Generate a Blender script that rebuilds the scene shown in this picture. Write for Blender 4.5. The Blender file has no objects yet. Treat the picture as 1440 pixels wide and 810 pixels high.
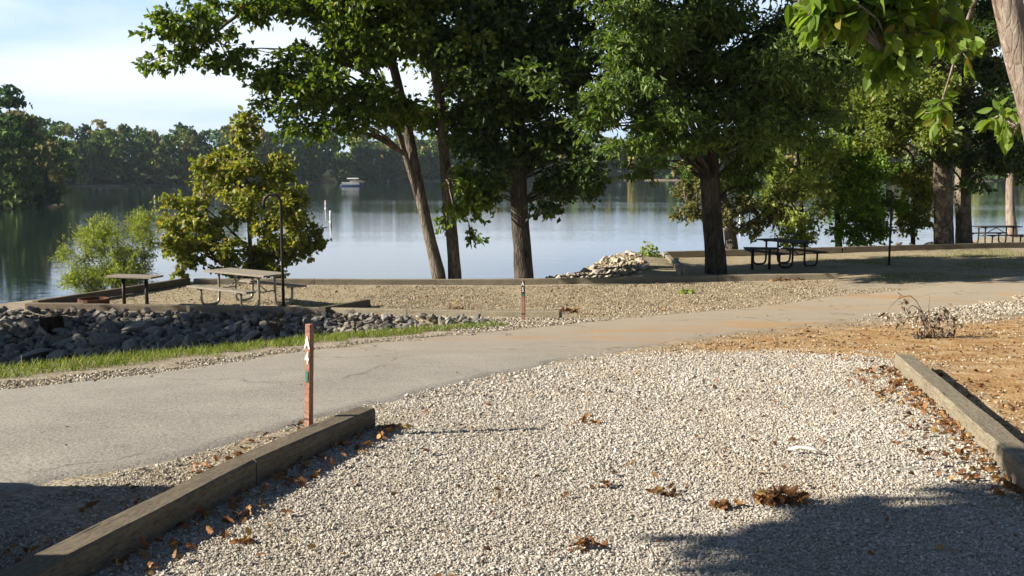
import bpy, bmesh, math, random
import numpy as np
from mathutils import Vector, Matrix

random.seed(7)
RNG = np.random.default_rng(11)
SC = bpy.context.scene
COL = SC.collection
R = math.radians

# ------------------------------------------------------------------ camera
CAM_Z = 1.6
PITCH = R(6.8)
FPX = 1400.0
cam_d = bpy.data.cameras.new("camera")
cam_d.lens = 35.0
cam_d.sensor_width = 36.0
cam_d.clip_end = 4000
cam_d.clip_start = 0.05
cam = bpy.data.objects.new("camera", cam_d)
COL.objects.link(cam)
cam.location = (0, 0, CAM_Z)
cam.rotation_euler = (R(90) - PITCH, 0, 0)
SC.camera = cam

SUN_EL = R(26.5)
SUN_AZ_Y = 0.14           # shadows run towards +X and a little towards +Y
WATER_Z = -3.2
HAZE = True


def ray(px, py):
    u = (px - 720) / FPX
    v = -(py - 405) / FPX
    c, s = math.cos(PITCH), math.sin(PITCH)
    return np.array([u, c + v * s, -s + v * c])


def at(px, py, d):
    """the point seen at photo pixel (px, py), d metres in front of the camera"""
    r = ray(px, py)
    r = r * (d / r[1])
    return np.array([r[0], r[1], CAM_Z + r[2]])


# ------------------------------------------------------------------ ground height
_py = np.array([-400, -50, -10, 0, 4, 6.2, 10, 13, 16.5, 18.5, 20, 21, 23, 26, 30, 50, 100, 2000.])
_pz = np.array([1.0, .6, .1, .02, 0, -.06, -.35, -.62, -.92, -1.13, -1.29, -1.36, -1.39, -1.42, -1.42, -1.5, -1.6, -1.6])
_fy = np.arange(-60, 120, 0.1)
_fz = np.interp(_fy, _py, _pz)
_k = np.exp(-0.5 * (np.arange(-20, 21) / 7.0) ** 2); _k /= _k.sum()
_fz = np.convolve(np.pad(_fz, 20, mode='edge'), _k, mode='valid')


def sstep(a, b, x):
    t = np.clip((x - a) / (b - a), 0, 1)
    return t * t * (3 - 2 * t)


PLATEAU = np.array([
    (-9.2, 26.9), (-11.6, 21.6), (-11.0, 20.5), (-9.8, 20.25), (-6.9, 19.9), (-4.0, 18.85), (-2.2, 18.0), (-0.6, 16.9),
    (-0.4, 15.9), (-2.3, 13.7), (-4.7, 9.7), (-9, 4.5), (-30, -8), (-300, -50), (-300, -400), (400, -400), (400, 90),
    (60, 52), (26, 48), (20.5, 44.5), (17.6, 36.5), (16.5, 34.0), (5.2, 33.3), (4.0, 32.4), (3.0, 30.2), (2.0, 28.2), (1.0, 27.0)])


def poly_sd(P, x, y):
    """signed distance to polygon, negative inside"""
    x = np.asarray(x, float); y = np.asarray(y, float)
    d2 = np.full(x.shape, 1e18)
    ins = np.zeros(x.shape, bool)
    n = len(P)
    for i in range(n):
        ax, ay = P[i]; bx, by = P[(i + 1) % n]
        ex, ey = bx - ax, by - ay
        t = np.clip(((x - ax) * ex + (y - ay) * ey) / (ex * ex + ey * ey), 0, 1)
        d2 = np.minimum(d2, (x - ax - t * ex) ** 2 + (y - ay - t * ey) ** 2)
        cond = (ay > y) != (by > y)
        with np.errstate(divide='ignore', invalid='ignore'):
            xi = ax + (y - ay) / (ey if ey != 0 else 1e-9) * ex
        ins ^= cond & (x < xi)
    d = np.sqrt(d2)
    return np.where(ins, -d, d)


def hash2(ix, iy, seed=0):
    n = (ix.astype(np.int64) * 374761393 + iy.astype(np.int64) * 668265263 + seed * 974711) & 0x7fffffff
    n = ((n ^ (n >> 13)) * 1274126177) & 0x7fffffff
    return ((n ^ (n >> 16)) & 0xffff) / 65535.0


def vnoise(x, y, seed=0):
    x = np.asarray(x, float); y = np.asarray(y, float)
    ix = np.floor(x); iy = np.floor(y)
    fx = x - ix; fy = y - iy
    fx = fx * fx * (3 - 2 * fx); fy = fy * fy * (3 - 2 * fy)
    a = hash2(ix, iy, seed); b = hash2(ix + 1, iy, seed); c = hash2(ix, iy + 1, seed); d = hash2(ix + 1, iy + 1, seed)
    return (a * (1 - fx) + b * fx) * (1 - fy) + (c * (1 - fx) + d * fx) * fy


SHORE_X = np.array([-900, -420, -260, -175, -118, -95, -76, -60, -20, 40, 90, 200, 400, 900.])
SHORE_Y = np.array([120, 150, 215, 268, 285, 300, 340, 385, 420, 440, 430, 400, 360, 300.])
HEAD = np.array([(-400, 60), (-120, 108), (-84, 120), (-69, 127), (-62.5, 133), (-61.5, 138), (-70, 150), (-100, 190), (-200, 240), (-420, 240)])


def far_bank(x, y):
    """metres inland of the far shore (negative: on the lake)"""
    a = y - np.interp(x, SHORE_X, SHORE_Y) + 6 * (vnoise(np.asarray(x) / 17., np.asarray(y) * 0 + 3, 5) - .5)
    b = -poly_sd(HEAD, x, y)
    return np.maximum(a, b)


def ground(x, y):
    x = np.asarray(x, float); y = np.asarray(y, float)
    z = np.interp(y, _fy, _fz)
    z = z + .028 * np.clip(x, 0, 16) * sstep(12, 24, y) * (1 - .9 * sstep(33.3, 39, y))
    z = z + .02 * (vnoise(x / 1.7, y / 1.7, 1) - .5) + .008 * (vnoise(x / .5, y / .5, 2) - .5)
    D = poly_sd(PLATEAU, x, y)
    drop = np.where(D > 0, .12 * sstep(0, .25, D) + .34 * D + .05 * np.clip(D - 2, 0, 99), 0)
    z = z - drop
    z = z +   .30 * np.exp(-(((x - 3.6) / 1.5) ** 2 + ((y - 29.9) / 2.2) ** 2)) * (D < 3)
    # the low spit across the inlet, left of the view
    m = 1.9 * np.exp(-(((x + 19.5) / 5.0) ** 2 + ((y - 15.5) / 3.8) ** 2))
    z = np.maximum(z, -6.0)
    z = np.where(m > .02, np.maximum(z, -4.4 + 1.7 * m), z)
    fb = far_bank(x, y)
    zf = WATER_Z + np.clip(fb * .16, -3, 1.6) + np.clip(fb - 8, 0, 200) * .035 + (vnoise(x / 60, y / 60, 9) - .5) * np.clip(fb, 0, 40) * .1
    z = np.where(y > 60, np.maximum(z * 0 - 6, zf), z)
    return z


def gz(x, y):
    return float(ground(np.array([x]), np.array([y]))[0])


def G(px, py, lift=0.0):
    """where the sight line through a photo pixel meets the ground"""
    r = ray(px, py)
    ds = np.concatenate([np.arange(2, 60, .04), np.arange(60, 500, .5)])
    X = r[0] * ds / r[1]; Z = CAM_Z + r[2] * ds / r[1]
    h = ground(X, ds) + lift
    i = int(np.argmax(Z <= h))
    return np.array([X[i], ds[i], h[i]])


# ------------------------------------------------------------------ mesh helpers
def mesh_np(V, F, name="mesh", smooth=False, attr=None):
    """F: int array (n,k) or list of such arrays"""
    me = bpy.data.meshes.new(name)
    V = np.ascontiguousarray(V, np.float32)
    Fs = F if isinstance(F, list) else [F]
    Fs = [np.asarray(f, np.int32) for f in Fs if len(f)]
    loops = np.concatenate([f.ravel() for f in Fs])
    sizes = np.concatenate([np.full(len(f), f.shape[1], np.int32) for f in Fs])
    starts = np.concatenate([[0], np.cumsum(sizes)[:-1]]).astype(np.int32)
    me.vertices.add(len(V)); me.vertices.foreach_set("co", V.ravel())
    me.loops.add(len(loops)); me.loops.foreach_set("vertex_index", loops)
    me.polygons.add(len(sizes)); me.polygons.foreach_set("loop_start", starts)
    try:
        me.polygons.foreach_set("loop_total", sizes)
    except Exception:
        pass
    me.polygons.foreach_set("use_smooth", np.full(len(sizes), smooth, bool))
    if attr:
        for an, av in attr.items():
            a = me.attributes.new(an, 'FLOAT_COLOR', 'POINT')
            a.data.foreach_set("color", np.ascontiguousarray(av, np.float32).ravel())
    me.update(calc_edges=True)
    me.validate()
    return me


def obj(name, me, mat=None, parent=None, loc=None, rot=None):
    o = bpy.data.objects.new(name, me)
    COL.objects.link(o)
    if mat is not None and me is not None:
        me.materials.append(mat)
    if parent is not None:
        o.parent = parent
    if loc is not None:
        o.location = loc
    if rot is not None:
        o.rotation_euler = rot
    return o


def tag(o, label=None, cat=None, group=None, kind=None):
    if label: o["label"] = label
    if cat: o["category"] = cat
    if group: o["group"] = group
    if kind: o["kind"] = kind
    return o


def thing(name, label, cat, loc=(0, 0, 0), rotz=0.0, group=None):
    o = bpy.data.objects.new(name, None)
    o.empty_display_size = .2
    COL.objects.link(o)
    o.location = [float(a) for a in loc]; o.rotation_euler = (0, 0, rotz)
    return tag(o, label, cat, group)


def copy_tree(o, parent=None):
    c = o.copy(); COL.objects.link(c)
    if parent is not None:
        c.parent = parent
    for ch in [k for k in COL.objects if k.parent == o]:
        copy_tree(ch, c)
    return c


class MB:
    def __init__(s):
        s.V = []; s.F = {}; s.n = 0

    def add(s, V, F):
        V = np.asarray(V, float)
        s.V.append(V)
        for f in (F if isinstance(F, list) else [F]):
            f = np.asarray(f, np.int64)
            if len(f):
                s.F.setdefault(f.shape[1], []).append(f + s.n)
        s.n += len(V)
        return s

    def tube(s, P, rad, n=8, cap=True, rough=0.0):
        P = np.asarray(P, float); m = len(P)
        rad = np.broadcast_to(np.asarray(rad, float), (m,))
        T = np.gradient(P, axis=0); T /= np.linalg.norm(T, axis=1)[:, None] + 1e-12
        up = np.array([0, 0, 1.0]) if abs(T[0][2]) < .9 else np.array([1.0, 0, 0])
        a = np.cross(T[0], up); a /= np.linalg.norm(a)
        V = []
        th = np.linspace(0, 2 * np.pi, n, endpoint=False)
        for i in range(m):
            a = a - T[i] * a.dot(T[i]); a /= np.linalg.norm(a) + 1e-12
            b = np.cross(T[i], a)
            rr = rad[i] * (1 + rough * (RNG.random(n) - .5)) if rough else rad[i] * np.ones(n)
            V.append(P[i] + (np.cos(th) * rr)[:, None] * a + (np.sin(th) * rr)[:, None] * b)
        V = np.concatenate(V)
        i = np.arange(m - 1)[:, None] * n; j = np.arange(n)[None, :]; k = (j + 1) % n
        Q = np.stack([i + j, i + k, i + n + k, i + n + j], -1).reshape(-1, 4)
        F = [Q]
        if cap:
            F.append(np.arange(n)[None, ::-1]); F.append(((m - 1) * n + np.arange(n))[None, :])
        return s.add(V, F)

    def box(s, c, size, rotz=0.0, tilt=None, bev=0.0):
        bm = bmesh.new()
        bmesh.ops.create_cube(bm, size=1)
        bmesh.ops.scale(bm, vec=Vector(size), verts=bm.verts)
        if bev:
            bmesh.ops.bevel(bm, geom=bm.edges[:], offset=bev, segments=1, affect='EDGES')
        M = Matrix.Translation(Vector([float(q) for q in c])) @ Matrix.Rotation(rotz, 4, 'Z')
        if tilt is not None:
            M = M @ tilt
        bmesh.ops.transform(bm, matrix=M, verts=bm.verts)
        s.bm(bm)
        return s

    def bm(s, bm):
        bm.verts.index_update()
        V = np.array([v.co[:] for v in bm.verts])
        by = {}
        for f in bm.faces:
            by.setdefault(len(f.verts), []).append([v.index for v in f.verts])
        s.add(V, [np.array(v) for v in by.values()])
        bm.free()

    def mesh(s, name="mesh", smooth=False):
        return mesh_np(np.concatenate(s.V), [np.concatenate(v) for v in s.F.values()], name, smooth)

    def build(s, name, mat, parent=None, smooth=False, loc=None):
        return obj(name, s.mesh(name, smooth), mat, parent, loc)


# ------------------------------------------------------------------ materials
def lin(r, g, b):
    f = lambda c: (c / 255 / 12.92) if c / 255 <= .04045 else ((c / 255 + .055) / 1.055) ** 2.4
    return (f(r), f(g), f(b), 1)


class NT:
    def __init__(s, name, world=False):
        if world:
            s.id = bpy.data.worlds.new(name)
        else:
            s.id = bpy.data.materials.new(name)
        s.id.use_nodes = True
        s.t = s.id.node_tree
        s.t.nodes.clear()

    def n(s, typ, **kw):
        nd = s.t.nodes.new(typ)
        for k, v in kw.items():
            if k.startswith('i_'):
                nd.inputs[k[2:].replace('_', ' ')].default_value = v
            else:
                setattr(nd, k, v)
        return nd

    def l(s, a, b):
        s.t.links.new(a, b)

    def noise(s, vec, scale, detail=4, rough=.6, dist=0.0):
        nd = s.n('ShaderNodeTexNoise')
        nd.inputs['Scale'].default_value = scale
        nd.inputs['Detail'].default_value = detail
        nd.inputs['Roughness'].default_value = rough
        nd.inputs['Distortion'].default_value = dist
        if vec is not None: s.l(vec, nd.inputs['Vector'])
        return nd.outputs['Fac']

    def ramp(s, fac, stops, interp='LINEAR'):
        nd = s.n('ShaderNodeValToRGB')
        cr = nd.color_ramp
        cr.interpolation = interp
        while len(cr.elements) < len(stops):
            cr.elements.new(0.5)
        for e, (p, c) in zip(cr.elements, stops):
            e.position = p
            e.color = c if isinstance(c, (tuple, list)) else (c, c, c, 1)
        if fac is not None: s.l(fac, nd.inputs['Fac'])
        return nd.outputs['Color']

    def mix(s, fac, a, b, mode='MIX'):
        nd = s.n('ShaderNodeMix', data_type='RGBA', blend_type=mode)
        for sock, v in ((nd.inputs[0], fac), (nd.inputs[6], a), (nd.inputs[7], b)):
            if hasattr(v, 'is_output') or hasattr(v, 'links'):
                s.l(v, sock)
            else:
                sock.default_value = v
        return nd.outputs[2]

    def math(s, op, a, b=0.0, clamp=False):
        nd = s.n('ShaderNodeMath', operation=op, use_clamp=clamp)
        for sock, v in ((nd.inputs[0], a), (nd.inputs[1], b)):
            if hasattr(v, 'links'): s.l(v, sock)
            else: sock.default_value = v
        return nd.outputs[0]

    def coords(s, kind='Object', scale=(1, 1, 1), rot=(0, 0, 0)):
        tc = s.n('ShaderNodeTexCoord')
        mp = s.n('ShaderNodeMapping')
        mp.inputs['Scale'].default_value = scale
        mp.inputs['Rotation'].default_value = rot
        s.l(tc.outputs[kind], mp.inputs['Vector'])
        return mp.outputs['Vector']

    def wpos(s, scale=(1, 1, 1)):
        ge = s.n('ShaderNodeNewGeometry')
        mp = s.n('ShaderNodeMapping')
        mp.inputs['Scale'].default_value = scale
        s.l(ge.outputs['Position'], mp.inputs['Vector'])
        return mp.outputs['Vector']

    def bump(s, h, strength=.5, dist=.02, normal=None):
        nd = s.n('ShaderNodeBump')
        nd.inputs['Strength'].default_value = strength
        nd.inputs['Distance'].default_value = dist
        s.l(h, nd.inputs['Height'])
        if normal is not None: s.l(normal, nd.inputs['Normal'])
        return nd.outputs['Normal']

    def finish(s, color, rough=.8, normal=None, metal=0.0, spec=.3):
        p = s.n('ShaderNodeBsdfPrincipled')
        for sock, v in ((p.inputs['Base Color'], color), (p.inputs['Roughness'], rough), (p.inputs['Metallic'], metal)):
            if hasattr(v, 'links'): s.l(v, sock)
            else: sock.default_value = v
        p.inputs['Specular IOR Level'].default_value = spec
        if normal is not None: s.l(normal, p.inputs['Normal'])
        out = s.n('ShaderNodeOutputMaterial')
        s.l(p.outputs[0], out.inputs['Surface'])
        return s.id


def island(nt):
    return nt.n('ShaderNodeNewGeometry').outputs['Random Per Island']


def leaf_mat(name, stops, trans=.45, gloss=.35, back=1.0):
    nt = NT(name)
    r = island(nt)
    c = nt.ramp(r, stops)
    d = nt.n('ShaderNodeBsdfPrincipled')
    nt.l(c, d.inputs['Base Color'])
    d.inputs['Roughness'].default_value = .5
    d.inputs['Specular IOR Level'].default_value = gloss
    t = nt.n('ShaderNodeBsdfTranslucent')
    tc = nt.mix(1.0, c, (1.25, 1.2, .5, 1), 'MULTIPLY')
    nt.l(tc, t.inputs['Color'])
    m = nt.n('ShaderNodeMixShader')
    m.inputs[0].default_value = trans
    nt.l(d.outputs[0], m.inputs[1]); nt.l(t.outputs[0], m.inputs[2])
    out = nt.n('ShaderNodeOutputMaterial')
    nt.l(m.outputs[0], out.inputs['Surface'])
    return nt.id


def wood_mat(name, c1, c2, c3, scale=(1, 14, 14), dark_crack=.55, rough=.85):
    """weathered wood: streaks along the local X axis"""
    nt = NT(name)
    v = nt.coords('Object', scale)
    a = nt.noise(v, 3.0, 6, .65, .2)
    c = nt.ramp(a, [(.25, c1), (.5, c2), (.75, c3)])
    v2 = nt.coords('Object', (1.2, 1.2, 1.2))
    b = nt.noise(v2, 2.2, 4, .6)
    c = nt.mix(nt.ramp(b, [(.35, .0), (.7, .55)]), c, c1)
    v3 = nt.coords('Object', (scale[0] * .8, scale[1] * 2, scale[2] * 2))
    k = nt.noise(v3, 4.0, 3, .5)
    crack = nt.ramp(k, [(.30, 1.0), (.36, 0.0)])
    c = nt.mix(nt.math('MULTIPLY', crack, dark_crack), c, (.03, .025, .02, 1))
    oi = nt.n('ShaderNodeObjectInfo').outputs['Random']
    c = nt.mix(nt.math('MULTIPLY', oi, .35), c, c3)
    grit = nt.noise(nt.coords('Object', (.35, 1, 1)), 75, 4, .75)
    c = nt.mix(nt.ramp(grit, [(.38, .55), (.52, 0.)]), c, (.035, .028, .02, 1))
    c = nt.mix(nt.ramp(grit, [(.56, 0.), (.70, .35)]), c, c3)
    split = nt.noise(nt.coords('Object', (.9, 9, 9)), 1.3, 2, .4)
    c = nt.mix(nt.ramp(split, [(.285, .9), (.31, 0.)]), c, (.02, .016, .012, 1))
    h = nt.mix(.5, nt.mix(.5, a, k), grit)
    return nt.finish(c, rough, nt.bump(h, .5, .01))


def plain_mat(name, c1, c2, scale=20, rough=.6, bump=.15, metal=0.0, spec=.3, dist=.005):
    nt = NT(name)
    v = nt.coords('Object')
    a = nt.noise(v, scale, 5, .65)
    c = nt.ramp(a, [(.3, c1), (.7, c2)])
    return nt.finish(c, rough, nt.bump(a, bump, dist), metal, spec)


def bark_mat(name, c1, c2, c3, zs=.22, sc=9.0, bump=.9, cells=.5):
    nt = NT(name)
    v = nt.wpos((1, 1, zs))
    a = nt.noise(v, sc, 6, .7, .4)
    b = nt.noise(nt.wpos((1, 1, .5)), 2.2, 4, .6)
    c = nt.ramp(a, [(.32, c1), (.5, c2), (.68, c3)])
    c = nt.mix(nt.ramp(b, [(.45, 0.0), (.62, .6)]), c, c3)
    w = nt.n('ShaderNodeTexVoronoi', feature='DISTANCE_TO_EDGE')
    nt.l(v, w.inputs['Vector']); w.inputs['Scale'].default_value = sc * 1.3
    cr = nt.ramp(w.outputs['Distance'], [(.0, 0.0), (.12, 1.0)])
    c = nt.mix(nt.math('MULTIPLY', nt.math('SUBTRACT', 1.0, cr), cells), c, c1)
    h = nt.mix(cells, a, cr)
    return nt.finish(c, .9, nt.bump(h, bump, .03), 0, .1)


M = {}
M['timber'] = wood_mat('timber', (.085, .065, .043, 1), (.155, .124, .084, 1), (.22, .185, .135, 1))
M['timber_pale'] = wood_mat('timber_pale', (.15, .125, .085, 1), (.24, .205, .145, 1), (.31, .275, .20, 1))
M['board'] = wood_mat('board', (.17, .145, .11, 1), (.27, .24, .19, 1), (.36, .33, .27, 1))
M['board_dark'] = wood_mat('board_dark', (.03, .032, .03, 1), (.05, .052, .05, 1), (.08, .082, .08, 1))
M['post'] = wood_mat('post', (.22, .10, .065, 1), (.32, .16, .11, 1), (.42, .25, .18, 1), (14, 14, 1), .35)
M['galv'] = plain_mat('galvanised', (.22, .21, .18, 1), (.32, .31, .27, 1), 14, .45, .05, .6)
M['dark_steel'] = plain_mat('dark_steel', (.018, .014, .012, 1), (.04, .03, .024, 1), 18, .55, .1, .3)
M['rust'] = plain_mat('rust', (.05, .022, .012, 1), (.16, .075, .04, 1), 25, .85, .3)
M['white_paint'] = plain_mat('white_paint', (.72, .72, .70, 1), (.82, .82, .80, 1), 30, .5, .05)
M['green_paint'] = plain_mat('green_paint', (.02, .12, .09, 1), (.04, .20, .15, 1), 30, .5, .05)
M['black_plate'] = plain_mat('black_plate', (.012, .014, .013, 1), (.03, .032, .03, 1), 30, .5, .05)
M['orange'] = plain_mat('orange_band', (.75, .18, .03, 1), (.85, .25, .05, 1), 30, .5, .05)
M['blue_hull'] = plain_mat('blue_canvas', (.03, .07, .20, 1), (.05, .10, .28, 1), 6, .6, .05)
M['alu'] = plain_mat('aluminium', (.5, .52, .54, 1), (.65, .67, .7, 1), 6, .35, .02, .7)
M['stump'] = bark_mat('stump_wood', (.008, .006, .005, 1), (.02, .014, .010, 1), (.045, .032, .022, 1))
M['bark_grey'] = bark_mat('bark_grey', (.04, .034, .028, 1), (.105, .092, .074, 1), (.23, .20, .16, 1))
M['bark_dark'] = bark_mat('bark_dark', (.022, .019, .016, 1), (.055, .048, .040, 1), (.125, .108, .088, 1))
M['bark_red'] = bark_mat('bark_red', (.07, .04, .028, 1), (.20, .15, .115, 1), (.40, .35, .30, 1), .13, 17, 1.0, .15)
M['bark_patch'] = bark_mat('bark_patch', (.035, .03, .024, 1), (.10, .082, .062, 1), (.27, .23, .175, 1), .6, 5)

M['leaf_oak'] = leaf_mat('leaf_oak', [(0, (.055, .105, .013, 1)), (.5, (.11, .18, .022, 1)), (.97, (.20, .27, .036, 1)), (1, (.34, .20, .04, 1))], .52, .5)
M['leaf_dark'] = leaf_mat('leaf_dark', [(0, (.024, .052, .012, 1)), (.6, (.052, .098, .019, 1)), (1, (.12, .175, .03, 1))], .36, .5)
M['leaf_fine'] = leaf_mat('leaf_fine', [(0, (.055, .105, .028, 1)), (.5, (.11, .185, .045, 1)), (1, (.21, .29, .07, 1))], .5, .5)
M['leaf_yellow'] = leaf_mat('leaf_yellow', [(0, (.10, .15, .026, 1)), (.5, (.22, .26, .045, 1)), (.9, (.36, .34, .07, 1)), (1, (.30, .20, .07, 1))], .5, .5)
M['leaf_lime'] = leaf_mat('leaf_lime', [(0, (.20, .27, .06, 1)), (.6, (.29, .36, .09, 1)), (1, (.38, .44, .14, 1))], .5, .3)
M['leaf_bright'] = leaf_mat('leaf_bright', [(0, (.10, .19, .02, 1)), (.6, (.17, .29, .035, 1)), (1, (.25, .36, .05, 1))], .55, .4)
M['leaf_sun'] = leaf_mat('leaf_sun', [(0, (.08, .125, .02, 1)), (.5, (.16, .22, .035, 1)), (1, (.29, .33, .06, 1))], .5, .5)
M['leaf_pale'] = leaf_mat('leaf_pale', [(0, (.07, .09, .03, 1)), (.5, (.14, .15, .05, 1)), (1, (.24, .22, .09, 1))], .4)
M['leaf_big'] = leaf_mat('leaf_big', [(0, (.10, .18, .025, 1)), (.6, (.17, .27, .04, 1)), (.965, (.25, .34, .07, 1)), (1, (.42, .20, .04, 1))], .6, .3)
M['leaf_dead'] = leaf_mat('leaf_dead', [(0, (.09, .04, .018, 1)), (.5, (.20, .09, .035, 1)), (.85, (.30, .16, .06, 1)), (1, (.36, .25, .10, 1))], .12, .2)
M['leaf_dead_dark'] = leaf_mat('leaf_dead_dark', [(0, (.05, .03, .02, 1)), (.6, (.12, .075, .045, 1)), (1, (.20, .13, .08, 1))], .1, .15)
M['leaf_wither'] = leaf_mat('leaf_wither', [(0, (.10, .075, .055, 1)), (.6, (.19, .145, .11, 1)), (1, (.28, .22, .17, 1))], .1, .1)
M['grass'] = leaf_mat('grass_blades', [(0, (.08, .13, .015, 1)), (.6, (.15, .22, .025, 1)), (.9, (.25, .27, .06, 1)), (1, (.34, .28, .14, 1))], .35, .2)
M['stick'] = plain_mat('bare_stick', (.62, .56, .45, 1), (.75, .70, .60, 1), 30, .7, .2)
M['twig'] = plain_mat('twig_bark', (.09, .07, .055, 1), (.17, .135, .11, 1), 30, .9, .2)


def gravel_mat(name, stops):
    nt = NT(name)
    c = nt.ramp(island(nt), stops)
    a = nt.noise(nt.wpos(), 120, 3, .6)
    c = nt.mix(nt.ramp(a, [(.3, .25), (.7, 0.0)]), c, (.12, .10, .08, 1))
    dust = nt.noise(nt.wpos((1, .55, 1)), 1.1, 5, .65, .4)      # patches of tan dust lying in the stones
    c = nt.mix(nt.ramp(dust, [(.46, 0.), (.68, .42)]), c, (.33, .26, .17, 1))
    return nt.finish(c, .9, nt.bump(a, .4, .004), 0, .15)


M['gravel_white'] = gravel_mat('gravel_white', [(0, (.18, .15, .115, 1)), (.06, (.33, .29, .235, 1)), (.35, (.45, .412, .352, 1)), (.75, (.54, .502, .44, 1)), (1, (.64, .605, .545, 1))])
M['gravel_mixed'] = gravel_mat('gravel_mixed', [(0, (.15, .12, .08, 1)), (.3, (.30, .26, .20, 1)), (.7, (.42, .375, .30, 1)), (1, (.60, .56, .48, 1))])
M['gravel_tan'] = gravel_mat('gravel_tan', [(0, (.12, .09, .06, 1)), (.3, (.26, .21, .14, 1)), (.7, (.38, .32, .22, 1)), (1, (.55, .49, .38, 1))])


def rock_mat(name, c1, c2, c3):
    nt = NT(name)
    v = nt.coords('Object')
    oi = nt.n('ShaderNodeObjectInfo').outputs['Random']
    a = nt.noise(v, 6, 6, .65)
    c = nt.ramp(a, [(.3, c1), (.55, c2), (.75, c3)])
    c = nt.mix(nt.math('MULTIPLY', oi, .5), c, c3)
    c = nt.mix(nt.ramp(nt.noise(v, 2.2, 3), [(.5, 0.), (.65, .4)]), c, (.20, .15, .10, 1))
    return nt.finish(c, .9, nt.bump(a, .6, .03), 0, .15)


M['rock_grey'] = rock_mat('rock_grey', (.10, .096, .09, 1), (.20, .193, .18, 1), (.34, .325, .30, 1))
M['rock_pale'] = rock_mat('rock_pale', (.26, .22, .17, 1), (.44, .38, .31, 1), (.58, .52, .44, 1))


# ------------------------------------------------------------------ ground sheet
def grid_axis(spec):
    out = []
    for a, b, st in spec:
        out.append(np.arange(a, b, st))
    return np.concatenate(out)


gx = grid_axis([(-900, -120, 40), (-120, -40, 6), (-40, -14, 1.3), (-14, -5, .18), (-5, 7, .10), (7, 18, .2), (18, 30, 1), (30, 120, 8), (120, 940, 45)])
gy = grid_axis([(-300, -10, 30), (-10, 2, 1.5), (2, 10, .10), (10, 36, .14), (36, 60, .6), (60, 120, 6), (120, 160, 1.5), (160, 260, 6), (260, 320, 2.5), (320, 460, 3.5), (460, 1200, 50)])
XX, YY = np.meshgrid(gx, gy)
ZZ = ground(XX, YY)
nx, ny = len(gx), len(gy)
V = np.stack([XX, YY, ZZ], -1).reshape(-1, 3)
ii = np.arange(ny - 1)[:, None] * nx + np.arange(nx - 1)[None, :]
F = np.stack([ii, ii + 1, ii + nx + 1, ii + nx], -1).reshape(-1, 4)

P2 = lambda L: np.array([G(a, b)[:2] for a, b in L])
ROAD_NEAR = [(-9, 0.8), (-5, 2.9), (-2.45, 4.75), (-1.74, 5.75), (-.87, 7.6), (.58, 10.1), (2.6, 13.2), (4.7, 15.4), (10.6, 20.4), (16, 23.4), (30, 31)]
ROAD_FAR = [(-12, 2.3), (-7, 5.4), (-4.05, 7.9), (-3.1, 9.3), (-2.05, 11.9), (-.2, 14.2), (2.9, 18.2), (6.7, 21.6), (12.75, 24.7), (18, 27.4), (32, 36)]
ROADP = np.array(ROAD_NEAR + ROAD_FAR[::-1])
GRAVELP = np.array([(-2.3, 2.2), (-1.78, 3.85), (-.98, 6.3), (-.9, 7.4), (.3, 9.4), (1.3, 10.5), (2.6, 11.0), (3.7, 10.2), (3.6, 9.0), (2.4, 4.7), (1.9, 2.2)])
DIRTP = np.array([(1.2, 10.4), (2.2, 12.0), (3.4, 13.7), (5.0, 15.0), (7.5, 16.0), (12, 17.5), (14, 10), (6, 3), (2.8, 4.5), (3.8, 10.0)])
PADP = np.array([(-10.0, 20.9), (-8.6, 26.0), (8.2, 25.0), (7.4, 22.3), (3.0, 18.8), (.9, 17.1), (-2.2, 18.5), (-4, 19.3), (-6.9, 20.3)])
PADR = np.array([(4.7, 26.6), (4.9, 32.3), (16.6, 32.5), (18, 28), (12, 25.2), (8.2, 25.1)])
flat = lambda P: (poly_sd(P, V[:, 0], V[:, 1]))
nz = (vnoise(V[:, 0] / .6, V[:, 1] / .6, 3) - .5) * 1.2 + (vnoise(V[:, 0] / .17, V[:, 1] / .17, 4) - .5) * .5
near = V[:, 1] < 60
w_grav = np.where(near, 1 - sstep(-.25, .35, flat(GRAVELP) + nz * .5), 0)
w_dirt = np.where(near, 1 - sstep(-.8, .9, flat(DIRTP) + nz), 0)
pad = np.minimum(flat(PADP), flat(PADR))
w_pad = np.where(near, 1 - sstep(-.1, .2, pad + nz * .2), 0)
sdP = poly_sd(PLATEAU, V[:, 0], V[:, 1])
mnd = near & (V[:, 0] > .5) & (V[:, 0] < 6) & (V[:, 1] > 26.3) & (V[:, 1] < 34)
w_rip = np.where(near, sstep(-.1, .3, sdP), 1.0) * np.where(mnd, 0, 1)
w_pad = np.where(mnd, 1, w_pad)
fbv = far_bank(V[:, 0], V[:, 1])
w_far = np.where(V[:, 1] > 60, sstep(1.5, 4, fbv), 0)
zone1 = np.stack([w_dirt, w_grav, w_pad, np.ones_like(w_pad)], -1)
zone2 = np.stack([w_rip, w_far, (1 - sstep(7, 12, np.abs(V[:, 0] - 14) + np.abs(V[:, 1] - 27.5) * 2.2)) * near, np.ones_like(w_pad)], -1)

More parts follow.
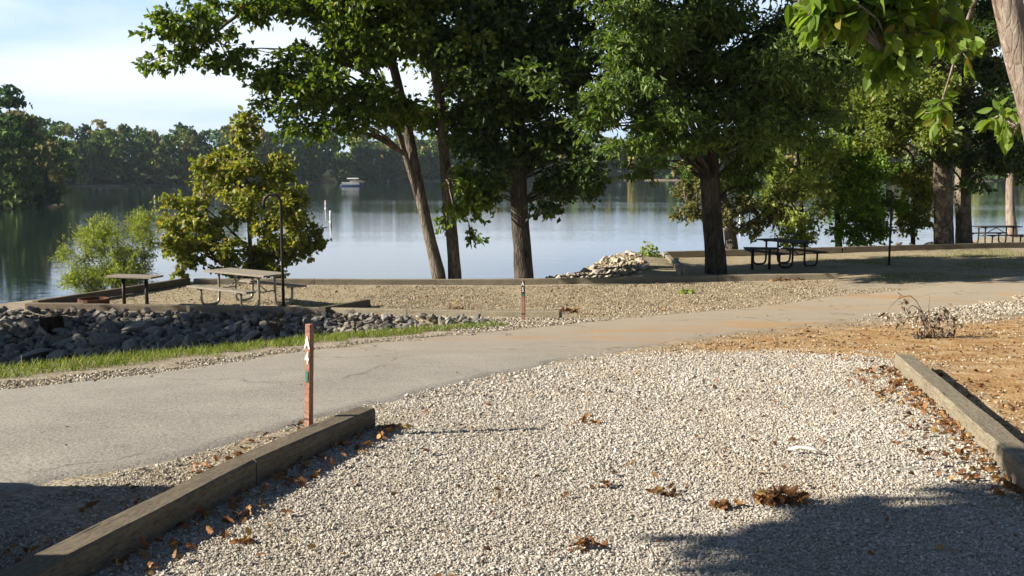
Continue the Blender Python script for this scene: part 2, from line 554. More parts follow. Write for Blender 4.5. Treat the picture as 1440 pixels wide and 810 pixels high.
nt = NT('ground_mat')
pos = nt.wpos()
a1 = nt.n('ShaderNodeAttribute', attribute_name='zone1'); s1 = nt.n('ShaderNodeSeparateColor'); nt.l(a1.outputs['Color'], s1.inputs[0])
a2 = nt.n('ShaderNodeAttribute', attribute_name='zone2'); s2 = nt.n('ShaderNodeSeparateColor'); nt.l(a2.outputs['Color'], s2.inputs[0])
fine = nt.noise(pos, 45, 5, .7)
mid = nt.noise(pos, 3.2, 5, .65)
big = nt.noise(pos, .55, 4, .6)
vor = nt.n('ShaderNodeTexVoronoi'); nt.l(pos, vor.inputs['Vector']); vor.inputs['Scale'].default_value = 34
cell = nt.n('ShaderNodeSeparateColor'); nt.l(vor.outputs['Color'], cell.inputs[0])
base = nt.ramp(mid, [(.3, (.17, .135, .085, 1)), (.5, (.29, .24, .165, 1)), (.7, (.38, .33, .25, 1))])
pebble = nt.ramp(cell.outputs[0], [(0, (.11, .085, .055, 1)), (.5, (.34, .29, .21, 1)), (1, (.54, .49, .40, 1))])
base = nt.mix(.45, base, pebble)
dirt = nt.ramp(mid, [(.28, (.23, .12, .05, 1)), (.46, (.37, .225, .10, 1)), (.6, (.45, .315, .165, 1)), (.75, (.54, .44, .30, 1))])
dirt = nt.mix(nt.ramp(fine, [(.35, .25), (.5, 0.)]), dirt, (.10, .06, .03, 1))
grav = nt.ramp(cell.outputs[1], [(0, (.26, .23, .185, 1)), (.4, (.38, .345, .29, 1)), (1, (.52, .48, .42, 1))])
padc = nt.ramp(mid, [(.3, (.20, .155, .09, 1)), (.55, (.32, .265, .17, 1)), (.75, (.42, .36, .25, 1))])
padc = nt.mix(.5, padc, nt.ramp(cell.outputs[0], [(0, (.09, .065, .04, 1)), (.5, (.32, .265, .175, 1)), (1, (.52, .46, .35, 1))]))
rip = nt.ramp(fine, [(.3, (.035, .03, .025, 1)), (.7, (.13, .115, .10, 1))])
forest = nt.ramp(mid, [(.3, (.02, .025, .01, 1)), (.7, (.05, .055, .02, 1))])
c = nt.mix(s1.outputs[0], base, dirt)
c = nt.mix(s1.outputs[2], c, padc)
c = nt.mix(s1.outputs[1], c, grav)
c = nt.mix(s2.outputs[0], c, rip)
c = nt.mix(nt.math('MULTIPLY', s2.outputs[2], nt.ramp(big, [(.45, 0.), (.65, .5)])), c, (.09, .12, .035, 1))
shore = nt.ramp(fine, [(.3, (.13, .10, .075, 1)), (.7, (.38, .31, .24, 1))])
ysep = nt.n('ShaderNodeSeparateXYZ'); nt.l(pos, ysep.inputs[0])
isfar = nt.math('GREATER_THAN', ysep.outputs[1], 60)
c = nt.mix(isfar, c, shore)
c = nt.mix(s2.outputs[1], c, forest)
hh = nt.mix(.5, fine, vor.outputs['Distance'])
gm = nt.finish(c, .95, nt.bump(hh, .55, .03), 0, .1)
ground_o = obj('ground', mesh_np(V, F, 'ground', True, {'zone1': zone1, 'zone2': zone2}), gm)
tag(ground_o, kind='structure')


# ------------------------------------------------------------------ road
def resample(L, n):
    L = np.array(L, float)
    s = np.concatenate([[0], np.cumsum(np.linalg.norm(np.diff(L, axis=0), axis=1))])
    t = np.linspace(0, s[-1], n * 4)
    q = np.stack([np.interp(t, s, L[:, i]) for i in range(2)], 1)
    k = np.exp(-.5 * (np.arange(-60, 61) / 26.) ** 2); k /= k.sum()
    q = np.stack([np.convolve(np.pad(q[:, i], 60, mode='reflect', reflect_type='odd'), k, 'valid') for i in range(2)], 1)
    return q[np.linspace(0, len(q) - 1, n).astype(int)]


NR, NW = 420, 36
A = resample(ROAD_NEAR, NR); B = resample(ROAD_FAR, NR)
t = np.linspace(0, 1, NW)[None, :, None]
Pm = A[:, None, :] * (1 - t) + B[:, None, :] * t
side = (B - A) / np.linalg.norm(B - A, axis=1)[:, None]
s_idx = np.arange(NR)
jagA = (vnoise(s_idx / 6., s_idx * 0, 21) - .5) * .22 + (vnoise(s_idx / 1.7, s_idx * 0, 22) - .5) * .10
jagB = (vnoise(s_idx / 6., s_idx * 0, 23) - .5) * .22 + (vnoise(s_idx / 1.7, s_idx * 0, 24) - .5) * .10
Pm = Pm + (side * jagA[:, None])[:, None, :] * (1 - t) ** 8 + (side * jagB[:, None])[:, None, :] * t ** 8
Z = ground(Pm[..., 0], Pm[..., 1])
tt = np.linspace(0, 1, NW)
lift = .028 * sstep(0, .03, np.minimum(tt, 1 - tt)) - .012 + .02 * np.sin(np.pi * tt)
Z = Z + lift[None, :] * (1 - .62 * sstep(8.5, 12, Pm[..., 1]))
RV = np.concatenate([Pm, Z[..., None]], -1).reshape(-1, 3)
ii = np.arange(NR - 1)[:, None] * NW + np.arange(NW - 1)[None, :]
RF = np.stack([ii, ii + NW, ii + NW + 1, ii + 1], -1).reshape(-1, 4)
nt = NT('road_mat')
pos = nt.wpos()
fine = nt.noise(pos, 52, 4, .8)
mid = nt.noise(pos, 1.6, 5, .6)
dust = nt.noise(nt.wpos((.5, .9, 1)), .8, 5, .65, .3)
c = nt.ramp(mid, [(.3, (.29, .265, .228, 1)), (.7, (.375, .348, .302, 1))])
c = nt.mix(nt.ramp(fine, [(.36, .75), (.5, 0.)]), c, (.11, .098, .082, 1))
c = nt.mix(nt.ramp(fine, [(.55, 0.), (.68, .75)]), c, (.48, .45, .39, 1))
ysep = nt.n('ShaderNodeSeparateXYZ'); nt.l(pos, ysep.inputs[0])
dy = nt.math('MULTIPLY', nt.math('SUBTRACT', ysep.outputs[1], 9.0), .16, True)
c = nt.mix(nt.math('MULTIPLY', dy, .62), c, (.37, .30, .205, 1))
dd = nt.math('MULTIPLY', nt.ramp(dust, [(.52, 0.), (.68, 1.0)]), nt.math('MULTIPLY', nt.math('SUBTRACT', ysep.outputs[1], 10.5), .3, True))
c = nt.mix(nt.math('MULTIPLY', dd, .95), c, (.40, .25, .12, 1))
w = nt.n('ShaderNodeTexVoronoi', feature='DISTANCE_TO_EDGE'); w.inputs['Scale'].default_value = .42
dv = nt.n('ShaderNodeVectorMath', operation='ADD')
nzv = nt.n('ShaderNodeTexNoise'); nt.l(pos, nzv.inputs['Vector']); nzv.inputs['Scale'].default_value = 1.3; nzv.inputs['Detail'].default_value = 6
nt.l(pos, dv.inputs[0]); nt.l(nzv.outputs['Color'], dv.inputs[1]); nt.l(dv.outputs[0], w.inputs['Vector'])
crack = nt.ramp(w.outputs['Distance'], [(.0, 1.0), (.012, 0.)])
crack = nt.math('MULTIPLY', crack, nt.ramp(big if False else nt.noise(pos, .9, 2), [(.42, 0.), (.55, .6)]))
c = nt.mix(crack, c, (.06, .05, .045, 1))
rm = nt.finish(c, .9, nt.bump(nt.mix(.2, fine, mid), .6, .015), 0, .2)
tag(obj('road', mesh_np(RV, RF, 'road', True), rm), kind='structure')

# ------------------------------------------------------------------ water
nt = NT('water_mat')
pos = nt.wpos((.16, 1.5, 1))
n1 = nt.noise(pos, 1.1, 3, .5)
n2 = nt.noise(nt.wpos((.3, 1.6, 1)), 3.6, 2, .5)
patch = nt.noise(nt.wpos((.012, .045, 1)), 1.0, 3, .55)
amp = nt.ramp(patch, [(.42, .35), (.6, 1.0)])
h = nt.math('MULTIPLY', nt.mix(.4, n1, n2), amp)
nrm = nt.bump(h, .13, .10)
p = nt.n('ShaderNodeBsdfPrincipled')
p.inputs['Base Color'].default_value = (.012, .024, .020, 1)
p.inputs['Roughness'].default_value = .035
p.inputs['IOR'].default_value = 1.333
p.inputs['Specular IOR Level'].default_value = .5
nt.l(nrm, p.inputs['Normal'])
out = nt.n('ShaderNodeOutputMaterial'); nt.l(p.outputs[0], out.inputs['Surface'])
wv = np.array([(-890, -40, WATER_Z), (930, -40, WATER_Z), (930, 1100, WATER_Z), (-890, 1100, WATER_Z)])
tag(obj('lake_water', mesh_np(wv, np.array([[0, 1, 2, 3]])), nt.id), kind='structure')


# ------------------------------------------------------------------ leaves, trees
def rand_dirs(n):
    v = RNG.normal(size=(n, 3)); return v / np.linalg.norm(v, axis=1)[:, None]


def norm(v):
    return v / (np.linalg.norm(v, axis=1)[:, None] + 1e-9)


LOBED = np.array([(0, 0), (.16, .10), (.42, .18), (.30, .34), (.52, .52), (.28, .58), (.26, .82), (0, 1.0),
                  (-.26, .82), (-.28, .58), (-.52, .52), (-.30, .34), (-.42, .18), (-.16, .10)])


OVAL = np.array([(0, 0), (.20, .10), (.40, .32), (.44, .52), (.30, .76), (.12, .93), (0, 1.0), (-.12, .93), (-.30, .76), (-.44, .52), (-.40, .32), (-.20, .10)])


def leaf_mesh(C, D, N, L, W, shape='diamond', curl=.25):
    """C base points, D along-leaf directions, N approximate normals; arrays of length n"""
    n = len(C)
    D = norm(D); S = norm(np.cross(D, N)); N = np.cross(S, D)
    L = np.broadcast_to(L, (n,))[:, None]; W = np.broadcast_to(W, (n,))[:, None]
    if shape == 'diamond':
        p0 = C
        p1 = C + D * L * .45 + S * W * .5 + N * L * .07
        p2 = C + D * L * .97 - N * L * curl * RNG.random((n, 1))
        p3 = C + D * L * .45 - S * W * .5 + N * L * .07
        V = np.stack([p0, p1, p2, p3], 1).reshape(-1, 3)
        b = np.arange(n)[:, None] * 4
        F = np.concatenate([b + np.array([[0, 1, 2]]), b + np.array([[0, 2, 3]])])
        return V, F
    k = OVAL if shape == 'oval' else LOBED
    cu = curl * RNG.random((n, 1)) * 1.2
    pts = []
    for x, y in k:
        pts.append(C + D * L * y + S * W * x + N * L * (.18 * abs(x) - cu * y * y))
    pts.append(C + D * L * .5 - N * L * cu * .2)
    m = len(pts)
    V = np.stack(pts, 1).reshape(-1, 3)
    b = np.arange(n)[:, None] * m
    F = np.concatenate([b + np.array([[i, (i + 1) % (m - 1), m - 1]]) for i in range(m - 1)])
    return V, F


def fill(regions):
    """regions: (px, py, rx, ry, d, dd, count, radius) -> list of leaf masses (centre, radius)"""
    out = []
    for (px, py, rx, ry, d, dd, cnt, rad) in regions:
        for _ in range(cnt):
            a = random.random() * 2 * math.pi; q = math.sqrt(random.random())
            dep = d + (random.random() * 2 - 1) * dd
            c = at(px + rx * q * math.cos(a), py + ry * q * math.sin(a), dep)
            out.append((c, rad * random.uniform(.7, 1.3)))
    return out


def above(cx, cy, zlo, zhi, rx, ry, cnt, rad):
    out = []
    for _ in range(cnt):
        a = random.random() * 2 * math.pi; q = math.sqrt(random.random())
        z = random.uniform(zlo, zhi)
        s = 1 - .55 * (z - zlo) / (zhi - zlo)
        out.append((np.array([cx + rx * q * s * math.cos(a), cy + ry * q * s * math.sin(a), z]), rad * random.uniform(.8, 1.3)))
    return out


def open_light(ms):
    """slide crown masses in depth so that the pale rock pile and the tan pad stay in the sun"""
    cp = np.array([0, 0, CAM_Z])
    k = math.tan(SUN_EL)
    out = []
    for c, r in ms:
        xs = c[0] + (c[2] + 1.1) / k
        ys = c[1] + SUN_AZ_Y * (xs - c[0])
        tgt = None
        if 1.0 < xs < 4.9 and 26.3 - .3 * r < ys < 32:
            if c[1] > 27.2 and 720 + FPX * c[0] / c[1] < 646:
                continue
            tgt = 26.15 - .2 * r
        elif xs >= 4.9 and xs < 9 and ys < 26.3:
            tgt = 26.7 + random.uniform(0, 1.1)
        elif -4 < xs <= 1.0 and ys < 26:
            tgt = 26.4
        if tgt is not None:
            dy = tgt - ys
            c = cp + (c - cp) * ((c[1] + dy) / c[1])
        px = 720 + FPX * c[0] / c[1]
        if c[1] < 27.2 and (582 < px < 642 or 712 < px < 752) and random.random() < .8:
            c = cp + (c - cp) * (random.uniform(27.7, 28.3) / c[1])
            xs = c[0] + (c[2] + 1.1) / k
            if 1.0 < xs < 4.9 and random.random() < .5:
                continue
        out.append((c, r))
    return out


def crown(masses, trunks, dens, leafL, leafW, per_twig=14, squash=.6, droop=.35, limb_r=.035, shape='diamond', up=.4, limbs=True, hang=0.0):
    """returns (wood MB, leaf V, leaf F): limbs from the trunks to each mass, twigs in the mass, leaves along the twigs"""
    wood = MB()
    Cs, Ds, Ns = [], [], []
    tp = np.concatenate([t[0] for t in trunks])
    for c, r in masses:
        # where the limb leaves the trunk: low trunk points are not used
        dist = np.linalg.norm((tp - c) * np.array([1, 1, .8]), axis=1) + np.where(tp[:, 2] > c[2] - .15 * np.linalg.norm((tp - c)[:, :2], axis=1), 2.5, 0)
        zmin = np.percentile(tp[:, 2], 22)
        dist = dist + np.where(tp[:, 2] < zmin, 6, 0)
        p = tp[int(np.argmin(dist))]
        v = c - p; ln = np.linalg.norm(v)
        u = np.linspace(0, 1, 6)[:, None]
        path = p + v * u + np.array([0, 0, 1.0]) * (np.sin(u * np.pi) * ln * .10) + np.cumsum(RNG.normal(size=(6, 3)) * .03 * ln, axis=0) * u
        if limbs:
            r0 = min(limb_r * (.4 + ln * .28), .08)
            wood.tube(path, np.linspace(r0, .008, 6), 5, False)
        nt_ = max(3, int(dens * r * r / per_twig))
        e = rand_dirs(nt_) * (RNG.random((nt_, 1)) ** .45) * r
        e[:, 2] *= squash
        e = path[-1] + e
        st = path[2 + RNG.integers(0, 4, nt_)] * .35 + path[-1] * .65
        for i in range(0, nt_):
            if i % 2 == 0 or shape != 'diamond':
                m_ = (st[i] + e[i]) / 2 + np.array([0, 0, .08 * r])
                wood.tube(np.array([st[i], m_, e[i]]), [.010, .006, .003], 3, False)
        k = per_twig
        uu = .25 + .75 * RNG.random((nt_, k, 1))
        pos_ = st[:, None, :] * (1 - uu) + e[:, None, :] * uu
        pos_ = pos_ + RNG.normal(size=pos_.shape) * .10 * min(r, 1.0)
        tw = norm(e - st)[:, None, :]
        d = tw * .7 + RNG.normal(size=pos_.shape) * .7
        d[..., 2] -= droop
        nn = RNG.normal(size=pos_.shape) * .75
        nn[..., 2] += up
        if hang:
            d[..., 2] -= hang
        Cs.append(pos_.reshape(-1, 3)); Ds.append(d.reshape(-1, 3)); Ns.append(nn.reshape(-1, 3))
    C = np.concatenate(Cs); D = np.concatenate(Ds); N = np.concatenate(Ns)
    n = len(C)
    sc = RNG.uniform(.6, 1.25, n)
    Vl, Fl = leaf_mesh(C, D, N, leafL * sc, leafW * sc, shape)
    return wood, Vl, Fl


def curve(P, n=14):
    """smooth polyline through points (Catmull-Rom)"""
    P = np.array(P, float)
    Q = np.concatenate([[2 * P[0] - P[1]], P, [2 * P[-1] - P[-2]]])
    out = []
    seg = len(P) - 1
    for tq in np.linspace(0, seg - 1e-6, n):
        i = int(tq); f = tq - i
        p0, p1, p2, p3 = Q[i], Q[i + 1], Q[i + 2], Q[i + 3]
        out.append(.5 * ((2 * p1) + (-p0 + p2) * f + (2 * p0 - 5 * p1 + 4 * p2 - p3) * f * f + (-p0 + 3 * p1 - 3 * p2 + p3) * f ** 3))
    return np.array(out)


def tree(name, label, trunks, masses, dens, leafL, leafW, lm, bm_, cat='tree', group=None, crown_name='crown', **kw):
    base = trunks[0][0][0]
    root = thing(name, label, cat, base, 0, group)
    wood = MB()
    for P, rad in trunks:
        P = np.asarray(P); m = len(P)
        rr = np.interp(np.linspace(0, 1, m), np.linspace(0, 1, len(rad)), rad)
        wood.tube(P, rr, 14, True, .10)
    w2, Vl, Fl = crown(masses, trunks, dens, leafL, leafW, **kw)
    if w2.n:
        wood.add(np.concatenate(w2.V), [np.concatenate(v) for v in w2.F.values()])
    wood.V = [v - base for v in wood.V]
    wood.build('trunk', bm_, root, True)
    obj(crown_name, mesh_np(Vl - base, Fl, crown_name), lm, root)
    return root


def trunk_px(pts, n=16):
    """pts: (px, py, d) along a trunk"""
    return curve([at(*p) for p in pts], n)


exec_trees = True
if exec_trees:
    # --- pair of leaning trunks with the long arm over the water
    t1 = trunk_px([(621, 402, 27.2), (608, 350, 27.2), (592, 280, 27.2), (575, 190, 27.2), (560, 120, 27.3), (540, 40, 27.2), (520, -60, 27)])
    t1[0][2] -= .3
    t1b = trunk_px([(590, 285, 27.2), (572, 225, 27.0), (552, 160, 26.8), (535, 110, 26.6), (500, 60, 26.4), (460, 30, 26.2)], 10)
    t2 = trunk_px([(640, 402, 27.4), (637, 350, 27.4), (627, 250, 27.4), (620, 150, 27.4), (605, 60, 27.3), (590, -20, 27.2), (575, -160, 27)])
    t2[0][2] -= .3
    arm = trunk_px([(545, 60, 27.2), (480, 25, 26.6), (400, -5, 26.2), (345, 15, 25.8), (310, 40, 25.6), (290, 60, 25.5), (265, 85, 25.4)], 14)
    regs = [(255, 28, 42, 24, 25.6, 0.6, 7, 0.55), (300, 62, 62, 34, 25.6, 0.7, 10, 0.5), (245, 85, 42, 14, 25.5, 0.5, 4, 0.4), (330, 10, 70, 18, 25.8, 0.8, 9, 0.6), (320, 92, 32, 20, 25.5, 0.5, 4, 0.4),
            (430, 5, 70, 22, 25.9, 0.9, 11, 0.7), (480, 60, 70, 32, 25.9, 0.9, 13, 0.7), (450, 112, 75, 28, 25.9, 0.9, 12, 0.65), (385, 118, 32, 14, 25.9, 0.6, 4, 0.5), (430, 158, 58, 22, 25.9, 0.9, 8, 0.6),
            (520, 130, 60, 50, 25.9, 0.9, 14, 0.75), (530, 30, 70, 40, 25.9, 0.9, 14, 0.85), (600, 60, 70, 70, 25.9, 0.9, 20, 0.9), (640, 130, 60, 60, 27.6, 0.35, 16, 0.85),
            (560, 195, 70, 30, 27.6, 0.35, 8, 0.65), (620, 225, 60, 30, 27.6, 0.35, 7, 0.6), (650, 265, 45, 24, 27.6, 0.35, 7, 0.55), (640, 300, 45, 20, 27.6, 0.35, 5, 0.5), (576, 262, 14, 22, 27.6, 0.35, 3, 0.35),
            (660, 320, 30, 14, 27.6, 0.35, 3, 0.38)]
    m = open_light(fill(regs)) + above(-4, 25.3, 5.8, 11, 4.2, 1.7, 24, 1.3)
    tree('leaning_tree', 'pair of slim leaning grey trunks with a long leafy arm over the water', [(t1, [.20, .165, .145, .13, .115, .10]), (t2, [.20, .165, .15, .135, .12, .10]), (t1b, [.09, .075, .05, .03]), (arm, [.11, .08, .05, .03, .015])],
         m, 430, .17, .105, M['leaf_oak'], M['bark_grey'])
    # --- dark straight trunk
    t3 = trunk_px([(738, 402, 26.8), (735, 360, 26.8), (730, 290, 26.8), (727, 200, 26.8), (724, 100, 26.8), (722, 0, 26.8), (720, -150, 26.8)])
    t3[0][2] -= .3
    regs = [(735, 50, 90, 60, 25.9, 0.9, 20, 0.95), (690, 130, 60, 50, 25.9, 0.9, 12, 0.85), (780, 130, 60, 60, 25.9, 0.9, 13, 0.85), (790, 215, 52, 36, 25.9, 0.9, 11, 0.75), (700, 205, 50, 40, 25.9, 0.9, 9, 0.75),
            (800, 262, 38, 24, 25.9, 0.9, 8, 0.55), (690, 262, 30, 22, 25.9, 0.8, 5, 0.5), (770, 275, 40, 14, 25.9, 0.8, 4, 0.45)]
    m = open_light(fill(regs)) + above(.3, 25.4, 5.8, 12, 3.6, 1.7, 20, 1.4) + above(.3, 26.3, 1.8, 8, 3.8, 1.0, 26, 1.0)
    tree('shade_tree', 'dark straight single trunk right of the leaning pair, with low dark foliage', [(t3, [.28, .245, .235, .225, .21, .18])],
         m, 430, .18, .11, M['leaf_dark'], M['bark_dark'])
    # --- willow-leaved oak beside the right-hand pad
    t4 = trunk_px([(1008, 392, 27.3), (1005, 350, 27.3), (1000, 290, 27.3), (996, 200, 27.3), (990, 100, 27.3), (985, 0, 27.3), (980, -150, 27.3)])
    t4[0][2] -= .25
    regs = [(880, 40, 90, 45, 23.9, 0.9, 23, 0.75), (850, 110, 72, 38, 23.9, 0.9, 18, 0.65), (880, 170, 60, 34, 23.9, 0.9, 13, 0.6), (930, 205, 48, 26, 23.9, 0.9, 9, 0.55), (900, 236, 45, 12, 26.2, 0.9, 4, 0.4),
            (970, 60, 90, 60, 26.1, 1.8, 20, 0.9), (1070, 60, 90, 55, 26.2, 1.0, 20, 0.85), (1090, 130, 85, 40, 26.2, 1.0, 17, 0.75), (1050, 180, 70, 36, 26.1, 1.8, 12, 0.75), (1120, 170, 60, 34, 26.3, 1.6, 9, 0.65),
            (1050, 225, 38, 28, 27.7, 0.35, 8, 0.6), (1060, 260, 22, 18, 27.7, 0.35, 4, 0.42), (940, 130, 70, 60, 26.5, 1.8, 16, 0.8)]
    m = fill(regs) + above(5.6, 25.6, 5.8, 12, 3.8, 1.8, 26, 1.4) + above(8.0, 25.0, 3.6, 8, 3.4, 1.3, 26, 1.1)
    tree('willow_oak', 'stout upright trunk at the right pad corner, with narrow hanging leaves', [(t4, [.32, .275, .26, .25, .24, .22])],
         m, 470, .21, .075, M['leaf_fine'], M['bark_dark'], droop=.6, per_twig=18)
    # --- sycamore sapling behind the left pad
    t5 = trunk_px([(352, 402, 28.2), (352, 350, 28.2), (348, 280, 28.2), (344, 210, 28.2), (343, 165, 28.2)])
    t5[0][2] -= .5
    t5b = trunk_px([(352, 380, 28.2), (385, 350, 28.0), (420, 330, 27.8)], 7)
    t5c = trunk_px([(350, 350, 28.2), (320, 320, 28.0), (285, 290, 27.8)], 7)
    t5d = trunk_px([(352, 392, 28.2), (310, 370, 28.0), (280, 355, 27.8)], 7)
    regs = [(345, 175, 20, 14, 28.2, .4, 4, .4), (300, 235, 26, 24, 28.0, .7, 5, .45), (395, 225, 26, 24, 28.2, .7, 5, .45), (420, 290, 22, 24, 28, .6, 5, .42), (262, 300, 20, 24, 28, .5, 4, .42), (445, 335, 16, 16, 28, .4, 3, .36), (345, 185, 26, 22, 28.2, .4, 5, .42), (345, 225, 38, 25, 28.2, .7, 8, .5), (325, 265, 55, 28, 28.2, .9, 11, .55), (385, 270, 35, 28, 28.2, .9, 7, .5), (290, 300, 48, 30, 28, .9, 10, .55), (390, 320, 45, 34, 28, .9, 9, .55),
            (290, 350, 48, 24, 28, .8, 9, .5), (345, 350, 45, 30, 28.2, 1.0, 9, .55), (415, 350, 45, 22, 28, .7, 8, .45), (270, 330, 32, 24, 28, .6, 5, .45), (430, 350, 32, 16, 27.9, .5, 4, .38), (370, 380, 60, 12, 28, .6, 7, .42), (255, 375, 22, 16, 28, .5, 3, .4)]
    tree('sycamore_sapling', 'young yellowing broad-leaved tree behind the weathered picnic table', [(t5, [.075, .06, .045, .03, .015]), (t5b, [.05, .03, .02]), (t5c, [.05, .03, .015]), (t5d, [.05, .03, .015])],
         fill(regs), 640, .145, .11, M['leaf_yellow'], M['bark_patch'], limb_r=.02, up=.5)
    # --- willow shrub at the water's edge
    b0 = at(165, 420, 26.5); b0[2] = -2.6
    stems = []
    for px, py in ((115, 335), (140, 318), (165, 330), (190, 325), (205, 312), (150, 350), (120, 365), (215, 340), (95, 370)):
        tip = at(px, py, 26.5 + random.uniform(-.8, .8))
        stems.append((curve([b0, b0 * .5 + tip * .5 + np.array([0, 0, .15]), tip], 8), [.03, .018, .006]))
    regs = [(140, 335, 32, 18, 26.5, .7, 12, .42), (195, 330, 24, 28, 26.5, .7, 10, .42), (130, 368, 45, 26, 26.3, .8, 18, .42), (185, 375, 35, 26, 26.5, .8, 12, .42), (130, 400, 42, 14, 26.2, .6, 12, .4), (205, 312, 14, 9, 26.5, .3, 3, .3), (180, 405, 30, 10, 26.4, .5, 5, .35)]
    tree('willow_shrub', 'feathery lime green willow shrub at the water edge, left of the small serving table', stems, fill(regs), 1700, .10, .018, M['leaf_lime'], M['twig'], 'shrub', None, 'foliage', limbs=False, droop=-.25, up=.1, squash=1.0)
    # --- small pale tree behind the right pad
    t6 = trunk_px([(1028, 362, 34.5), (1028, 340, 34.5), (1022, 300, 34.5), (1010, 240, 34.5)], 10)
    t6[0][2] -= .4
    t6b = trunk_px([(1028, 335, 34.5), (1045, 318, 34.5), (1075, 300, 34.5)], 7)
    t6c = trunk_px([(1022, 320, 34.5), (990, 300, 34.3), (965, 285, 34)], 7)
    regs = [(972, 258, 24, 30, 34, .8, 9, .5), (965, 300, 22, 18, 34, .6, 5, .45), (1000, 250, 30, 30, 34.5, .8, 7, .55), (1035, 290, 32, 22, 34.5, .9, 9, .5), (1070, 318, 34, 12, 34.5, .7, 7, .42), (1085, 290, 26, 20, 34.5, .7, 6, .5)]
    tree('pale_tree', 'small pale yellow-green tree with a short trunk behind the right pad back timber', [(t6, [.26, .22, .16, .05]), (t6b, [.08, .05, .02]), (t6c, [.07, .04, .02])], fill(regs), 620, .15, .10, M['leaf_pale'], M['bark_grey'])
    # --- bright green bushy trees behind the right pad
    t7 = trunk_px([(1180, 352, 36), (1178, 320, 36), (1176, 260, 36), (1172, 190, 36)], 10); t7[0][2] -= .4
    regs = [(1195, 225, 52, 40, 36, 1.3, 18, .8), (1210, 280, 48, 36, 35.6, 1.2, 16, .75), (1195, 322, 52, 20, 35.4, .8, 13, .55)]
    tree('bright_green_tree', 'bright mid-green bushy tree on the shore, just left of the black hooked pole', [(t7, [.14, .10, .07, .03])], fill(regs), 560, .16, .10, M['leaf_bright'], M['bark_dark'], up=.0, droop=.5)
    t7b = trunk_px([(1130, 352, 35), (1128, 320, 35), (1125, 260, 35), (1120, 190, 35)], 10); t7b[0][2] -= .4
    regs = [(1130, 220, 48, 38, 35, 1.2, 16, .75), (1122, 275, 42, 32, 34.6, 1.1, 15, .7), (1120, 322, 34, 20, 34.4, .7, 12, .5), (1095, 250, 18, 32, 34.6, .7, 7, .5)]
    tree('lime_tree', 'sunlit lime green bushy tree on the shore behind the dark picnic table', [(t7b, [.12, .09, .06, .03])], fill(regs), 500, .16, .10, M['leaf_lime'], M['bark_dark'], up=.0, droop=.5)
    # --- yellowing small tree between pole and the twin trunks
    t8 = trunk_px([(1284, 350, 37), (1284, 320, 37), (1286, 280, 37), (1284, 220, 37)], 10); t8[0][2] -= .4
    regs = [(1275, 225, 42, 28, 37, 1, 10, .65), (1292, 260, 32, 26, 37, 1, 9, .6), (1278, 295, 26, 20, 36.6, .7, 6, .5), (1300, 305, 20, 22, 37, .7, 4, .5), (1262, 325, 14, 14, 36.6, .4, 3, .4)]
    tree('yellowing_tree', 'small thin tree with yellow and rusty leaves just right of the black hooked pole', [(t8, [.09, .08, .06, .03])], fill(regs), 560, .15, .10, M['leaf_yellow'], M['bark_dark'])
    # --- two stout trunks behind the right pad
    t9 = trunk_px([(1328, 357, 34.2), (1327, 320, 34.2), (1326, 260, 34.2), (1325, 190, 34.2), (1322, 100, 34.2), (1318, -60, 34.2)]); t9[0][2] -= .3
    regs = [(1230, 110, 80, 50, 38.0, 2.4, 26, 1.1), (1290, 60, 90, 60, 34, 2.4, 26, 1.05), (1250, 165, 65, 30, 33.8, 1.8, 15, 0.8), (1300, 175, 40, 32, 33.5, 1.6, 10, 0.8), (1180, 150, 45, 40, 38.0, 1.6, 12, 0.94), (1150, 90, 60, 50, 38.0, 1.8, 14, 1.04)]
    m = fill(regs) + above(14, 34, 7, 12, 38.0, 3, 14, 1.76)
    tree('mottled_tree', 'thicker mottled trunk, the left one of the close pair behind the back timber', [(t9, [.36, .315, .30, .29, .27, .23])], m, 430, .19, .11, M['leaf_sun'], M['bark_patch'])
    t10 = trunk_px([(1356, 357, 34.8), (1355, 320, 34.8), (1354, 260, 34.8), (1355, 190, 34.8), (1358, 100, 34.8), (1362, -60, 34.8)]); t10[0][2] -= .3
    regs = [(1380, 90, 60, 80, 34.5, 2.2, 24, 1.0), (1330, 215, 26, 18, 33.4, .5, 5, .5), (1400, 190, 45, 36, 34.5, 1.6, 14, .75), (1370, 245, 18, 24, 34, .8, 5, .5), (1420, 235, 26, 18, 35, 1.0, 6, .55), (1340, 200, 30, 26, 34.8, 1.0, 6, .7)]
    m = fill(regs) + above(16.5, 35, 7, 12, 4, 3, 14, 1.6)
    tree('spotted_tree', 'darker slimmer trunk, the right one of the close pair behind the back timber', [(t10, [.31, .27, .26, .25, .23, .2])], m, 430, .19, .11, M['leaf_dark'], M['bark_patch'])
    # --- pale trunk by the farthest table
    t11 = trunk_px([(1424, 338, 45), (1421, 300, 45), (1421, 250, 45), (1427, 190, 45), (1432, 80, 45)], 12); t11[0][2] -= .4
    regs = [(1425, 150, 50, 50, 45, 2, 14, 1.1), (1400, 215, 28, 16, 44.5, 1, 5, .7), (1450, 240, 30, 20, 45, 1, 5, .8)]
    tree('pale_trunk_tree', 'slender pale trunk standing behind the farthest picnic table', [(t11, [.26, .2, .18, .16, .1])], fill(regs), 420, .2, .12, M['leaf_dark'], M['bark_red'])
    # --- near tree leaning in from the right edge
    t12 = curve([(4.72, 8.2, -.35), (4.60, 8.15, .4), (4.45, 8.1, 1.1), at(1453, 150, 8.0), at(1430, 60, 7.95), at(1413, -20, 7.9), at(1396, -160, 7.8)], 18)
    t12b = trunk_px([(1430, 60, 7.95), (1450, 100, 7.6), (1500, -40, 7.4)], 7)
    l1 = trunk_px([(1390, -80, 7.8), (1330, -40, 7.4), (1270, -25, 7.1), (1200, -22, 6.9), (1140, -8, 6.8)], 9)
